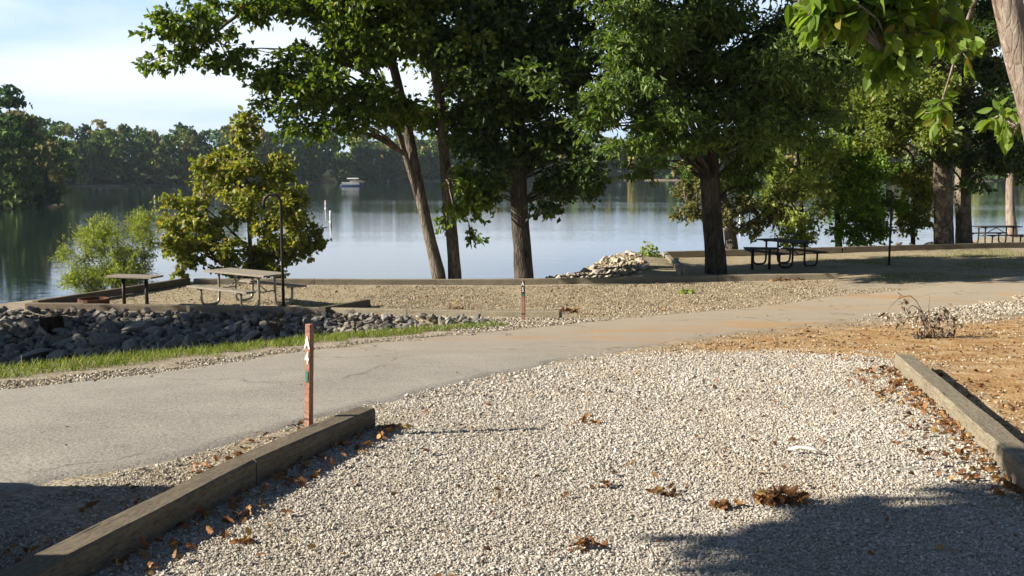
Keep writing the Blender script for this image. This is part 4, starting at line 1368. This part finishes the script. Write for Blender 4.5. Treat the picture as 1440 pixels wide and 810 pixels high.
sdr = poly_sd(ROADP, Pg[:, 0], Pg[:, 1])
k = (sdr > -.1) & (poly_sd(PADP, Pg[:, 0], Pg[:, 1]) > -.1) & (Pg[:, 1] > Pg[:, 0] * .62 + 15.5) & (RNG.random(len(Pg)) < .5)
parts.append(Pg[k])
P_ = np.concatenate(parts)
Vg, Fg = scatter_stones(P_, .0150 * RNG.uniform(.6, 1.6, len(P_)))
tag(obj('pad_gravel', mesh_np(Vg, Fg, 'pad_gravel'), M['gravel_tan']), 'tan gravel spread over the far parking pad', 'gravel', kind='stuff')
# rubble in the riprap
Pg = jitter_grid(-12, 0, 13.5, 21.5, .10)
d = poly_sd(PLATEAU, Pg[:, 0], Pg[:, 1])
Pg = Pg[(d > .02) & (Pg[:, 1] > 15.2) & inview(Pg, 1)]
Vg, Fg = scatter_stones(Pg, .075 * RNG.uniform(.5, 1.6, len(Pg)))
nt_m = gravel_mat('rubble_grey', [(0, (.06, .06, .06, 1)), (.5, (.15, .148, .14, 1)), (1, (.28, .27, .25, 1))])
tag(obj('rubble', mesh_np(Vg, Fg, 'rubble'), nt_m), 'small grey rubble filling the gaps of the riprap', 'rubble', kind='stuff')
Pg = np.concatenate([jitter_grid(1.0, 5, 26.4, 33, .09), jitter_grid(8, 17, 33.2, 36, .12)])
d = poly_sd(PLATEAU, Pg[:, 0], Pg[:, 1]); Pg = Pg[((d > -.1) | ((Pg[:, 1] < 33) & (d > -1.6) & (Pg[:, 0] < 3.8))) & (d < 4)]
Vg, Fg = scatter_stones(Pg, .05 * RNG.uniform(.5, 1.6, len(Pg)))
tag(obj('pale_rubble', mesh_np(Vg, Fg, 'pale_rubble'), M['gravel_tan']), 'small pale rubble on the sunlit banks beyond the pads', 'rubble', kind='stuff')

# dark stump in the riprap
ps_ = G(73, 470)
o = MB().tube(np.array([[0, 0, -.2], [0.02, 0, .1], [0, .02, .36]]), [.24, .22, .21], 14, True, .18).build('tree_stump', M['stump'])
o.location = (ps_[0], ps_[1], ps_[2] - .02); tag(o, 'dark brown stump standing among the shadowed riprap boulders', 'stump')


# ------------------------------------------------------------------ grass strip, tufts
def blades(XY, h, w, lean=.5):
    n = len(XY)
    z = ground(XY[:, 0], XY[:, 1])
    C = np.concatenate([XY, z[:, None]], 1)
    a = RNG.uniform(0, 6.28, n)
    S = np.stack([np.cos(a), np.sin(a), np.zeros(n)], 1)
    D = np.stack([RNG.normal(size=n) * lean, RNG.normal(size=n) * lean, np.ones(n)], 1)
    D = norm(D)
    h = h[:, None]
    mid_ = C + D * h * .55
    tip = C + D * h + np.stack([D[:, 0], D[:, 1], -.25 * np.ones(n)], 1) * h * .35
    V = np.stack([C - S * w, C + S * w, mid_ + S * w * .7, mid_ - S * w * .7, tip], 1).reshape(-1, 3)
    b = np.arange(n)[:, None] * 5
    return V, [b + np.array([[0, 1, 2, 3]]), b + np.array([[3, 2, 4]])]


edge = np.array([(-6.5, 6.9), (-4.75, 9.15), (-3.6, 11.0), (-2.3, 13.3), (-1.2, 14.5), (-.25, 15.45)])
Pg = jitter_grid(-7, .4, 6, 16.2, .026); Pg = Pg[inview(Pg, .6)]
sdl = np.full(len(Pg), 9.)
for a, b in zip(edge[:-1], edge[1:]):
    e_ = b - a; t_ = np.clip(((Pg - a) @ e_) / (e_ @ e_), 0, 1)
    sdl = np.minimum(sdl, np.linalg.norm(Pg - a - t_[:, None] * e_, axis=1))
e = (vnoise(Pg[:, 0] / .35, Pg[:, 1] / .35, 51) - .5) * .35 + (vnoise(Pg[:, 0] / .1, Pg[:, 1] / .1, 52) - .5) * .2
wid = np.interp(Pg[:, 1], [6, 9, 13, 15.8], [.50, .48, .42, .3])
k = (sdl + e < wid) & (RNG.random(len(Pg)) < .8)
Pg = Pg[k]; sdl = sdl[k]
hh_ = RNG.uniform(.03, .10, len(Pg)) * (1 + .6 * (RNG.random(len(Pg)) < .08))
Vb, Fb = blades(Pg, hh_, .0045)
Pt = Pg[RNG.random(len(Pg)) < .012]
tag(obj('grass_strip', mesh_np(Vb, Fb, 'grass_strip'), M['grass']), 'short green grass strip along the far road edge', 'grass', kind='stuff')
# thin grass on the right verge and pad
Pg = jitter_grid(9, 17.5, 24, 32, .06); Pg = Pg[inview(Pg, .6)]
e = vnoise(Pg[:, 0] / 1.5, Pg[:, 1] / .8, 53)
Pg = Pg[(poly_sd(ROADP, Pg[:, 0], Pg[:, 1]) > .3) & (e > .52) & (RNG.random(len(Pg)) < .7)]
Pg2 = jitter_grid(-6.5, -2, 20.3, 22.2, .05)
Pg2 = Pg2[(vnoise(Pg2[:, 0] / .5, Pg2[:, 1] / .4, 54) > .62)]
Pg = np.concatenate([Pg, Pg2])
Vb, Fb = blades(Pg, RNG.uniform(.025, .07, len(Pg)), .007)
tag(obj('sparse_grass', mesh_np(Vb, Fb, 'sparse_grass'), M['grass']), 'thin patchy grass on the campsite pads and verge', 'grass', kind='stuff')


def leaf_clump(name, label, cat, loc, rx, ry, n, L, mat, hgt=.05, shape='lobed', group=None, part=None):
    a = RNG.uniform(0, 6.28, n); q = np.sqrt(RNG.random(n))
    X = np.cos(a) * q * rx; Y = np.sin(a) * q * ry
    Z = hgt * (1 - q ** 1.5) * RNG.random(n) + .006
    gz0 = loc[2]
    Zg = ground(X + loc[0], Y + loc[1]) - gz0
    C = np.stack([X, Y, Z + Zg], 1)
    D = RNG.normal(size=(n, 3)); D[:, 2] = D[:, 2] * .4 + .1
    N = RNG.normal(size=(n, 3)) * .7; N[:, 2] += .7
    sc = RNG.uniform(.6, 1.2, n)
    V, F = leaf_mesh(C, D, N, L * sc, L * .8 * sc, shape, .7)
    o = obj(name, mesh_np(V, F, name), mat, None, loc)
    tag(o, label, cat, group)
    return o


LG = 'clumps of dry fallen leaves'
for px, py, rx, ry, n, L, lb in [(1098, 707, .14, .05, 60, .07, 'largest clump of dry orange-brown leaves on the near gravel, just above the shade'), (934, 697, .065, .03, 12, .06, 'flat tan leaf clump on the near gravel, left of the largest clump'), (851, 688, .055, .03, 10, .055, 'brown leaf clump on the gravel, left of the flat tan one'),
                                 (826, 596, .09, .04, 14, .06, 'reddish brown leaf clump in the middle of the gravel'), (822, 772, .08, .04, 16, .055, 'dry leaf clump on the gravel near the bottom, at the edge of the shade'), (1022, 718, .07, .02, 16, .06, 'thin line of brown leaves below the white stick'),
                                 (345, 768, .05, .025, 8, .05, 'yellow-brown leaves lying near the near left timber'), (800, 440, .22, .12, 60, .10, 'rusty leaf pile at the end of the far pad timber behind the marker post'),
                                 (785, 399, .40, .10, 60, .11, 'dark and rusty leaf pile under the far pad timber in front of the pale rocks'), (640, 436, .22, .06, 30, .09, 'brown leaves lying on the timber line right of the weathered table'), (1105, 395, .5, .08, 40, .10, 'reddish leaves along the far timber in front of the dark table')]:
    p_ = G(px, py)
    leaf_clump('leaf_clump', lb, 'leaf clump', p_, rx, ry, int(n * 1.3), L * .8, M['leaf_dead'], .06 if rx < .2 else .12, 'lobed', LG)
p_ = G(966, 413)
leaf_clump('green_sprig', 'small yellow-green sprig lying on the tan far pad', 'sprig', p_, .18, .08, 26, .12, M['leaf_lime'], .12)
p_ = at(912, 357, 31.2)
leaf_clump('rock_plant', 'small bright green plant growing on top of the pale rock pile', 'plant', (p_[0], p_[1], gz(p_[0], p_[1]) + .12), .42, .3, 220, .13, M['leaf_lime'], .55)
# dry weed standing in the riprap, behind the near marker post
p_ = G(392, 479)
wr = thing('dry_weed', 'dry dark weed standing at the riprap edge left of the near marker post', 'weed', p_)
mb = MB(); Cs = []
for i in range(9):
    tip = np.array([random.uniform(-.35, .35), random.uniform(-.15, .15), random.uniform(.2, .42)])
    c_ = curve([(0, 0, -.05), tip * .5 + [0, 0, .05], tip], 6); mb.tube(c_, np.linspace(.006, .002, 6), 3, False)
    Cs.append(c_[2:].repeat(5, 0) + RNG.normal(size=(20, 3)) * .03)
mb.build('stem', M['twig'], wr)
C = np.concatenate(Cs)
Vl, Fl = leaf_mesh(C, RNG.normal(size=C.shape), RNG.normal(size=C.shape), .06, .025)
obj('foliage', mesh_np(Vl, Fl), M['leaf_dead_dark'], wr)

# scattered litter: leaves along timbers, on the dirt and the gravel
XY = []; LL = []
def strip(p, q, w0, w1, n, L):
    p = np.array(p); q = np.array(q); e = q - p; nrm_ = np.array([e[1], -e[0]]) / np.linalg.norm(e)
    t_ = RNG.random(n); o_ = w0 + (w1 - w0) * RNG.random(n) ** 1.8
    XY.append(p + e * t_[:, None] + nrm_ * o_[:, None]); LL.append(np.full(n, L))
strip(RA, RB, .10, .5, 330, .048)        # left of the pale timber
strip(RA, RB, .10, .28, 120, .055)
strip(RB, RA, .10, .9, 130, .05)        # right of it
strip(LA, LC, .09, .34, 240, .05)       # shaded side of the near left timber
strip(LC, LA, .09, .5, 170, .05)
Pd = np.stack([RNG.uniform(1.5, 11, 800), RNG.uniform(5, 17, 800)], 1)
sd = poly_sd(DIRTP, Pd[:, 0], Pd[:, 1]); Pd = Pd[(sd < .2) & (vnoise(Pd[:, 0] / .8, Pd[:, 1] / .5, 61) > .35)]
XY.append(Pd); LL.append(np.full(len(Pd), .05))
Pd = np.stack([RNG.uniform(-2, 4, 420), RNG.uniform(3.5, 11, 420)], 1); Pd = Pd[poly_sd(GRAVELP, Pd[:, 0], Pd[:, 1]) < 0]
XY.append(Pd); LL.append(np.full(len(Pd), .038))
Pd = np.stack([RNG.uniform(-2, 4.2, 900), RNG.uniform(3.6, 11.5, 900)], 1); Pd = Pd[(poly_sd(GRAVELP, Pd[:, 0], Pd[:, 1]) < .2) & (vnoise(Pd[:, 0] / .7, Pd[:, 1] / .7, 66) > .4)]
XY.append(Pd); LL.append(np.full(len(Pd), .022))
Pd = np.stack([RNG.uniform(-9.5, 8, 500), RNG.uniform(17, 26, 500)], 1); Pd = Pd[poly_sd(PADP, Pd[:, 0], Pd[:, 1]) < 0]
XY.append(Pd); LL.append(np.full(len(Pd), .07))
Pd = np.stack([RNG.uniform(-5, 5, 90), RNG.uniform(5, 17, 90)], 1); Pd = Pd[poly_sd(ROADP, Pd[:, 0], Pd[:, 1]) < 0]
XY.append(Pd); LL.append(np.full(len(Pd), .035))
XY = np.concatenate(XY); LL = np.concatenate(LL); n = len(XY)
C = np.concatenate([XY, (ground(XY[:, 0], XY[:, 1]) + .022 + .015 * RNG.random(n))[:, None]], 1)
D = RNG.normal(size=(n, 3)); D[:, 2] *= .25
N = RNG.normal(size=(n, 3)) * .6; N[:, 2] += .8
sc = RNG.uniform(.5, 1.25, n)
Vl, Fl = leaf_mesh(C, D, N, LL * sc, LL * .7 * sc, 'lobed', .7)
tag(obj('fallen_leaves', mesh_np(Vl, Fl, 'fallen_leaves'), M['leaf_dead']), 'dry brown leaf litter scattered over gravel and dirt', 'leaf litter', kind='stuff')

Pd = np.stack([RNG.uniform(1.2, 12, 5500), RNG.uniform(4.8, 17.5, 5500)], 1)
sd = poly_sd(DIRTP, Pd[:, 0], Pd[:, 1]) + (vnoise(Pd[:, 0] / .5, Pd[:, 1] / .4, 63) - .5) * 1.5
rt = (Pd[:, 0] - 2.56) * 5.18 - (Pd[:, 1] - 4.77) * 1.29
Pd = Pd[(sd < -.1) & ((rt > 0.1) | (Pd[:, 1] > 10.6)) & (vnoise(Pd[:, 0] / .7, Pd[:, 1] / .35, 62) > .42)]
n = len(Pd)
C = np.concatenate([Pd, (ground(Pd[:, 0], Pd[:, 1]) + .008 + .012 * RNG.random(n))[:, None]], 1)
D = RNG.normal(size=(n, 3)); D[:, 2] *= .2
N = RNG.normal(size=(n, 3)) * .5; N[:, 2] += .8
sc = RNG.uniform(.4, 1.3, n)
Vl, Fl = leaf_mesh(C, D, N, .055 * sc, .022 * sc, 'diamond', .5)
tag(obj('dirt_litter', mesh_np(Vl, Fl, 'dirt_litter'), M['leaf_dead_dark']), 'dark leaf and bark bits strewn over the orange dirt', 'leaf litter', kind='stuff')

# white stick
p_ = G(1131, 641)
o = MB().tube(np.array([[-.09, .01, .0], [-.03, 0, .012], [.03, -.02, .01], [.085, -.055, .0]]), [.008, .011, .010, .006], 7).build('stick', M['stick'], None, True)
o.location = (p_[0], p_[1], p_[2] + .03); tag(o, 'bare white stick lying on the near gravel', 'stick')

# dead branch with dried leaves
p_ = G(1302, 474)
br = thing('dead_branch', 'dead fallen branch with shrivelled brown leaves at the dirt edge by the road', 'branch', p_)
mb = MB(); Cs = []
s_ = p_[1] / FPX
def q(px, py, dy=0): return np.array([(px - 1302) * s_, dy, (474 - py) * s_])
for P in ([q(1320, 476), q(1300, 440, .1), q(1285, 418, .1), q(1265, 417), q(1250, 424, -.1), q(1240, 434, -.15)], [q(1300, 440, .1), q(1278, 428, -.05), q(1262, 440, -.2), (q(1258, 446, -.2))],
          [q(1310, 470), q(1309, 440, .1), q(1309, 416, .1)], [q(1300, 474), q(1290, 455, -.2), q(1278, 452, -.3)], [q(1310, 472), q(1325, 452, .2), q(1340, 446, .3), q(1365, 442, .4), q(1368, 452, .4)], [q(1305, 470), q(1322, 440, -.1), q(1322, 428, -.1)], [q(1300, 472), q(1285, 466, -.3), q(1272, 470, -.4)], [q(1312, 472), q(1330, 462, -.2), q(1338, 455, -.2)]):
    c_ = curve(P, 10); mb.tube(c_, np.linspace(.007, .0025, 10), 5, False)
mb.build('stem', M['twig'], br, True)
for px, py, dy in ((1241, 440, -.15), (1259, 449, -.2), (1268, 418, 0), (1283, 462, -.2), (1291, 464, -.2), (1302, 455, 0), (1300, 445, 0), (1288, 440, 0), (1318, 446, 0), (1325, 440, 0), (1330, 455, -.1), (1336, 452, -.2), (1322, 463, -.1), (1310, 468, -.2), (1276, 468, -.3), (1282, 470, -.3), (1315, 470, 0), (1325, 470, -.1), (1300, 470, -.2), (1322, 430, -.1), (1264, 428, -.1)):
    Cs.append(q(px, py, dy) + RNG.normal(size=(7, 3)) * .035)
C = np.concatenate(Cs); n = len(C)
D = RNG.normal(size=(n, 3)) * .5; D[:, 2] -= .9
Vl, Fl = leaf_mesh(C, D, RNG.normal(size=(n, 3)), .10 * RNG.uniform(.7, 1.2, n), .05 * RNG.uniform(.7, 1.2, n), 'lobed', .8)
obj('dry_leaves', mesh_np(Vl, Fl), M['leaf_wither'], br)

# ------------------------------------------------------------------ boat and buoys
bp = at(493, 263, 285.0); bp[2] = WATER_Z
bt = thing('pontoon_boat', 'white and blue pontoon boat with a canopy crossing the lake', 'boat', bp, R(4))
for sgn in (-1, 1):
    xs = np.array([-2.7, -2.4, 0, 2.2, 2.65, 2.9]); zs = np.array([.1, .1, .1, .12, .22, .38])
    MB().tube(np.stack([xs * -1, np.full(6, sgn * .85), zs], 1), [.25, .33, .33, .3, .2, .06], 12).build('pontoon', M['blue_hull'], bt, True)
MB().box((0, 0, .48), (5.4, 2.3, .12), 0, None, .02).build('deck', M['alu'], bt)
for sgn in (-1, 1):
    MB().box((.95, sgn * 1.12, .86), (3.0, .06, .58), 0, None, .015).build('side_panel', M['white_paint'], bt)
    MB().box((-1.55, sgn * 1.12, .86), (1.5, .06, .58), 0, None, .015).build('side_panel', M['white_paint'], bt)
MB().box((-2.33, 0, .86), (.06, 2.1, .58), 0, None, .015).build('front_panel', M['white_paint'], bt)
MB().box((2.72, 0, .7), (.5, .5, .9), 0, None, .08).build('outboard_motor', M['blue_hull'], bt)
mb = MB()
for sx in (-.6, 2.0):
    for sgn in (-1, 1):
        mb.tube(np.array([[.6, sgn * 1.08, 1.15], [sx, sgn * 1.05, 2.15]]), .03, 6)
mb.build('canopy_frame', M['alu'], bt)
mb = MB()
th = np.linspace(-1, 1, 9)
Vc = np.concatenate([np.stack([np.full(9, x_), th * 1.12, 2.15 + .16 * (1 - th ** 2) + .05 * (1 - ((x_ - .7) / 1.6) ** 2)], 1) for x_ in (-.9, -.2, .7, 1.6, 2.3)])
Vc = np.concatenate([Vc, Vc - [0, 0, .05]])
fq = []
for a in range(4):
    for b in range(8):
        i0 = a * 9 + b; fq += [[i0, i0 + 9, i0 + 10, i0 + 1], [45 + i0, 45 + i0 + 1, 45 + i0 + 10, 45 + i0 + 9]]
for a in range(4):
    fq += [[a * 9, 45 + a * 9, 45 + a * 9 + 9, a * 9 + 9], [a * 9 + 8, a * 9 + 17, 45 + a * 9 + 17, 45 + a * 9 + 8]]
mb.add(Vc, np.array(fq)); mb.build('canopy', M['white_paint'], bt, True)
MB().box((.2, .3, .95), (.5, .6, .8), 0, None, .06).build('console', M['white_paint'], bt)
mb = MB().box((1.9, 0, .75), (.6, 1.9, .42), 0, None, .05).box((2.2, 0, 1.05), (.14, 1.9, .5), 0, None, .04)
mb.build('seat', M['blue_hull'], bt)

for (px, py), hgt, lb in [((218, 283), 1.05, 'white buoy on the dark water left of the yellowing sapling'), ((76, 277), 1.2, 'white buoy close to the tip of the left headland'), ((458, 293), 1.15, 'orange-banded white buoy below the pontoon boat'),
                      ((465, 312), 1.2, 'white buoy just right of the yellowing sapling, the nearer of two'), ((546, 256), 1.2, 'small distant white buoy right of the pontoon boat'), ((1041, 314), 1.2, 'white buoy seen behind the small pale tree')]:
    r = ray(px, py); dd_ = (WATER_Z - CAM_Z) / (r[2] / r[1])
    root = thing('buoy', lb, 'buoy', (r[0] / r[1] * dd_, dd_, WATER_Z), 0, 'white marker buoys on the lake')
    MB().tube(np.array([[0, 0, -.3], [0, 0, hgt * .82], [0, 0, hgt * .86]]), [.10, .10, .07], 12).build('buoy_body', M['white_paint'], root, True)
    if 'orange' in lb:
        mbn = MB()
        mbn.tube(np.array([[0, 0, hgt * .70], [0, 0, hgt * .80]]), .104, 12, False).build('orange_band', M['orange'], root, True)
    MB().tube(np.array([[0, 0, -.12], [0, 0, .08]]), [.17, .15], 14).build('float_collar', M['white_paint'], root, True)

# ------------------------------------------------------------------ parked car beside the site (left of the view, its shadow enters)
car = thing('parked_car', 'dark blue hatchback parked on the next site beside the road', 'car', (-3.92, 2.72, 0))
M['car_paint'] = plain_mat('car_paint', (.02, .03, .06, 1), (.025, .037, .07, 1), 4, .25, .0, .3, .5)
M['car_glass'] = plain_mat('car_glass', (.01, .012, .013, 1), (.015, .017, .018, 1), 4, .05, .0, 0, .5)
M['rubber'] = plain_mat('rubber', (.015, .015, .015, 1), (.025, .025, .025, 1), 30, .8, .2)
st = [(-2.1, .35, .60, .70), (-2.0, .25, .95, .80), (-1.0, .2, .98, .85), (0, .2, .96, .86), (.75, .2, .80, .86), (1.6, .22, .78, .86), (1.98, .26, .78, .86), (2.05, .30, .75, .85)]
Vc = []
for y_, z0, z1, hw in st:
    for s_x, z_ in ((-.92, z0), (-1, z0 + .2), (-1, (z0 + z1) / 2), (-.95, z1 - .06), (-.80, z1), (.80, z1), (.95, z1 - .06), (1, (z0 + z1) / 2), (1, z0 + .2), (.92, z0)):
        Vc.append((s_x * hw, y_, z_))
n8 = len(st); m8 = 10
i = np.arange(n8 - 1)[:, None] * m8; j = np.arange(m8)[None, :]; k = (j + 1) % m8
Fc = [np.stack([i + j, i + k, i + m8 + k, i + m8 + j], -1).reshape(-1, 4), np.arange(m8)[None, ::-1], ((n8 - 1) * m8 + np.arange(m8))[None, :]]
obj('body', mesh_np(np.array(Vc), Fc, 'body', True), M['car_paint'], car)
Vc = np.array([(-.76, -1.95, .93), (.76, -1.95, .93), (.78, .75, .93), (-.78, .75, .93), (-.60, -1.6, 1.42), (.60, -1.6, 1.42), (.62, -.1, 1.42), (-.62, -.1, 1.42)])
obj('cabin_glass', mesh_np(Vc, np.array([[0, 1, 5, 4], [1, 2, 6, 5], [2, 3, 7, 6], [3, 0, 4, 7]])), M['car_glass'], car)
MB().box((0, -.85, 1.435), (1.26, 1.56, .05), 0, None, .02).build('roof', M['car_paint'], car)
for sx in (-1, 1):
    for sy in (-1.3, 1.3):
        wb = thing('wheel', None, None); wb.parent = car; wb.location = (sx * .76, sy, .31)
        MB().tube(np.array([[-.1, 0, 0], [.1, 0, 0]]), .31, 20).build('tyre', M['rubber'], wb)
        MB().tube(np.array([[sx * .09, 0, 0], [sx * .108, 0, 0]]), .19, 14).build('rim', M['alu'], wb)
    MB().box((sx * .55, 2.0, .58), (.3, .08, .12), 0, None, .03).build('headlight', M['alu'], car)

# ------------------------------------------------------------------ haze
hz_b = MB().box((0, 150, 22), (1000, 860, 60))
nt = NT('haze_mat')
pv = nt.n('ShaderNodeVolumePrincipled')
pv.inputs['Color'].default_value = (.72, .86, 1.0, 1)
pv.inputs['Density'].default_value = .00013
pv.inputs['Anisotropy'].default_value = .2
out = nt.n('ShaderNodeOutputMaterial'); nt.l(pv.outputs[0], out.inputs['Volume'])
if HAZE:
    tag(hz_b.build('haze', nt.id), kind='stuff')

# ------------------------------------------------------------------ world, sun
nt = NT('World', True)
SC.world = nt.id
sky = nt.n('ShaderNodeTexSky', sky_type='NISHITA')
sky.sun_disc = False
sky.sun_elevation = SUN_EL
sky.sun_rotation = R(-90) - math.atan(SUN_AZ_Y)
sky.altitude = 200; sky.air_density = 1.0; sky.dust_density = .4; sky.ozone_density = 1.0
tc = nt.n('ShaderNodeTexCoord')
sp = nt.n('ShaderNodeSeparateXYZ'); nt.l(tc.outputs['Generated'], sp.inputs[0])
mp = nt.n('ShaderNodeMapping'); mp.inputs['Scale'].default_value = (1.1, 1.1, 7.0)
nt.l(tc.outputs['Generated'], mp.inputs['Vector'])
cn = nt.noise(mp.outputs[0], 1.6, 6, .55, .3)
cl = nt.ramp(cn, [(.34, 0.0), (.62, .85)])
el = nt.ramp(sp.outputs[2], [(0.0, .55), (.08, 1.0), (.22, .9), (.42, 0.0)])
az = nt.ramp(sp.outputs[1], [(.35, 0.0), (.75, 1.0)])
fac = nt.math('MULTIPLY', nt.math('MULTIPLY', cl, el), az, True)
skyc = nt.mix(1.0, sky.outputs[0], (.62, .64, .70, 1), 'MULTIPLY')
hz = nt.math('MULTIPLY', nt.math('MULTIPLY', el, az), .75)
skyc = nt.mix(hz, skyc, (4.6, 7.6, 12.4, 1))
col = nt.mix(fac, skyc, (9.6, 10.2, 11.0, 1))
bg = nt.n('ShaderNodeBackground'); bg.inputs['Strength'].default_value = .05
nt.l(col, bg.inputs['Color'])
out = nt.n('ShaderNodeOutputWorld'); nt.l(bg.outputs[0], out.inputs['Surface'])

sd_ = bpy.data.lights.new('sun', 'SUN')
sd_.energy = 5.0; sd_.angle = R(.53); sd_.color = (1.0, .915, .78)
so = bpy.data.objects.new('sun', sd_); COL.objects.link(so)
ldir = Vector((math.cos(SUN_EL), math.cos(SUN_EL) * SUN_AZ_Y, -math.sin(SUN_EL)))
so.rotation_euler = ldir.to_track_quat('-Z', 'Y').to_euler()
so.location = (-20, 0, 20)

SC.view_settings.view_transform = 'Standard'
SC.view_settings.look = 'None'
SC.view_settings.gamma = 1.0
SC.view_settings.use_curve_mapping = False
SC.view_settings.exposure = 1.2
SC.render.engine = 'CYCLES'
SC.cycles.use_denoising = True
SC.cycles.max_bounces = 6
SC.cycles.diffuse_bounces = 3
SC.cycles.transmission_bounces = 4
SC.cycles.sample_clamp_indirect = 6
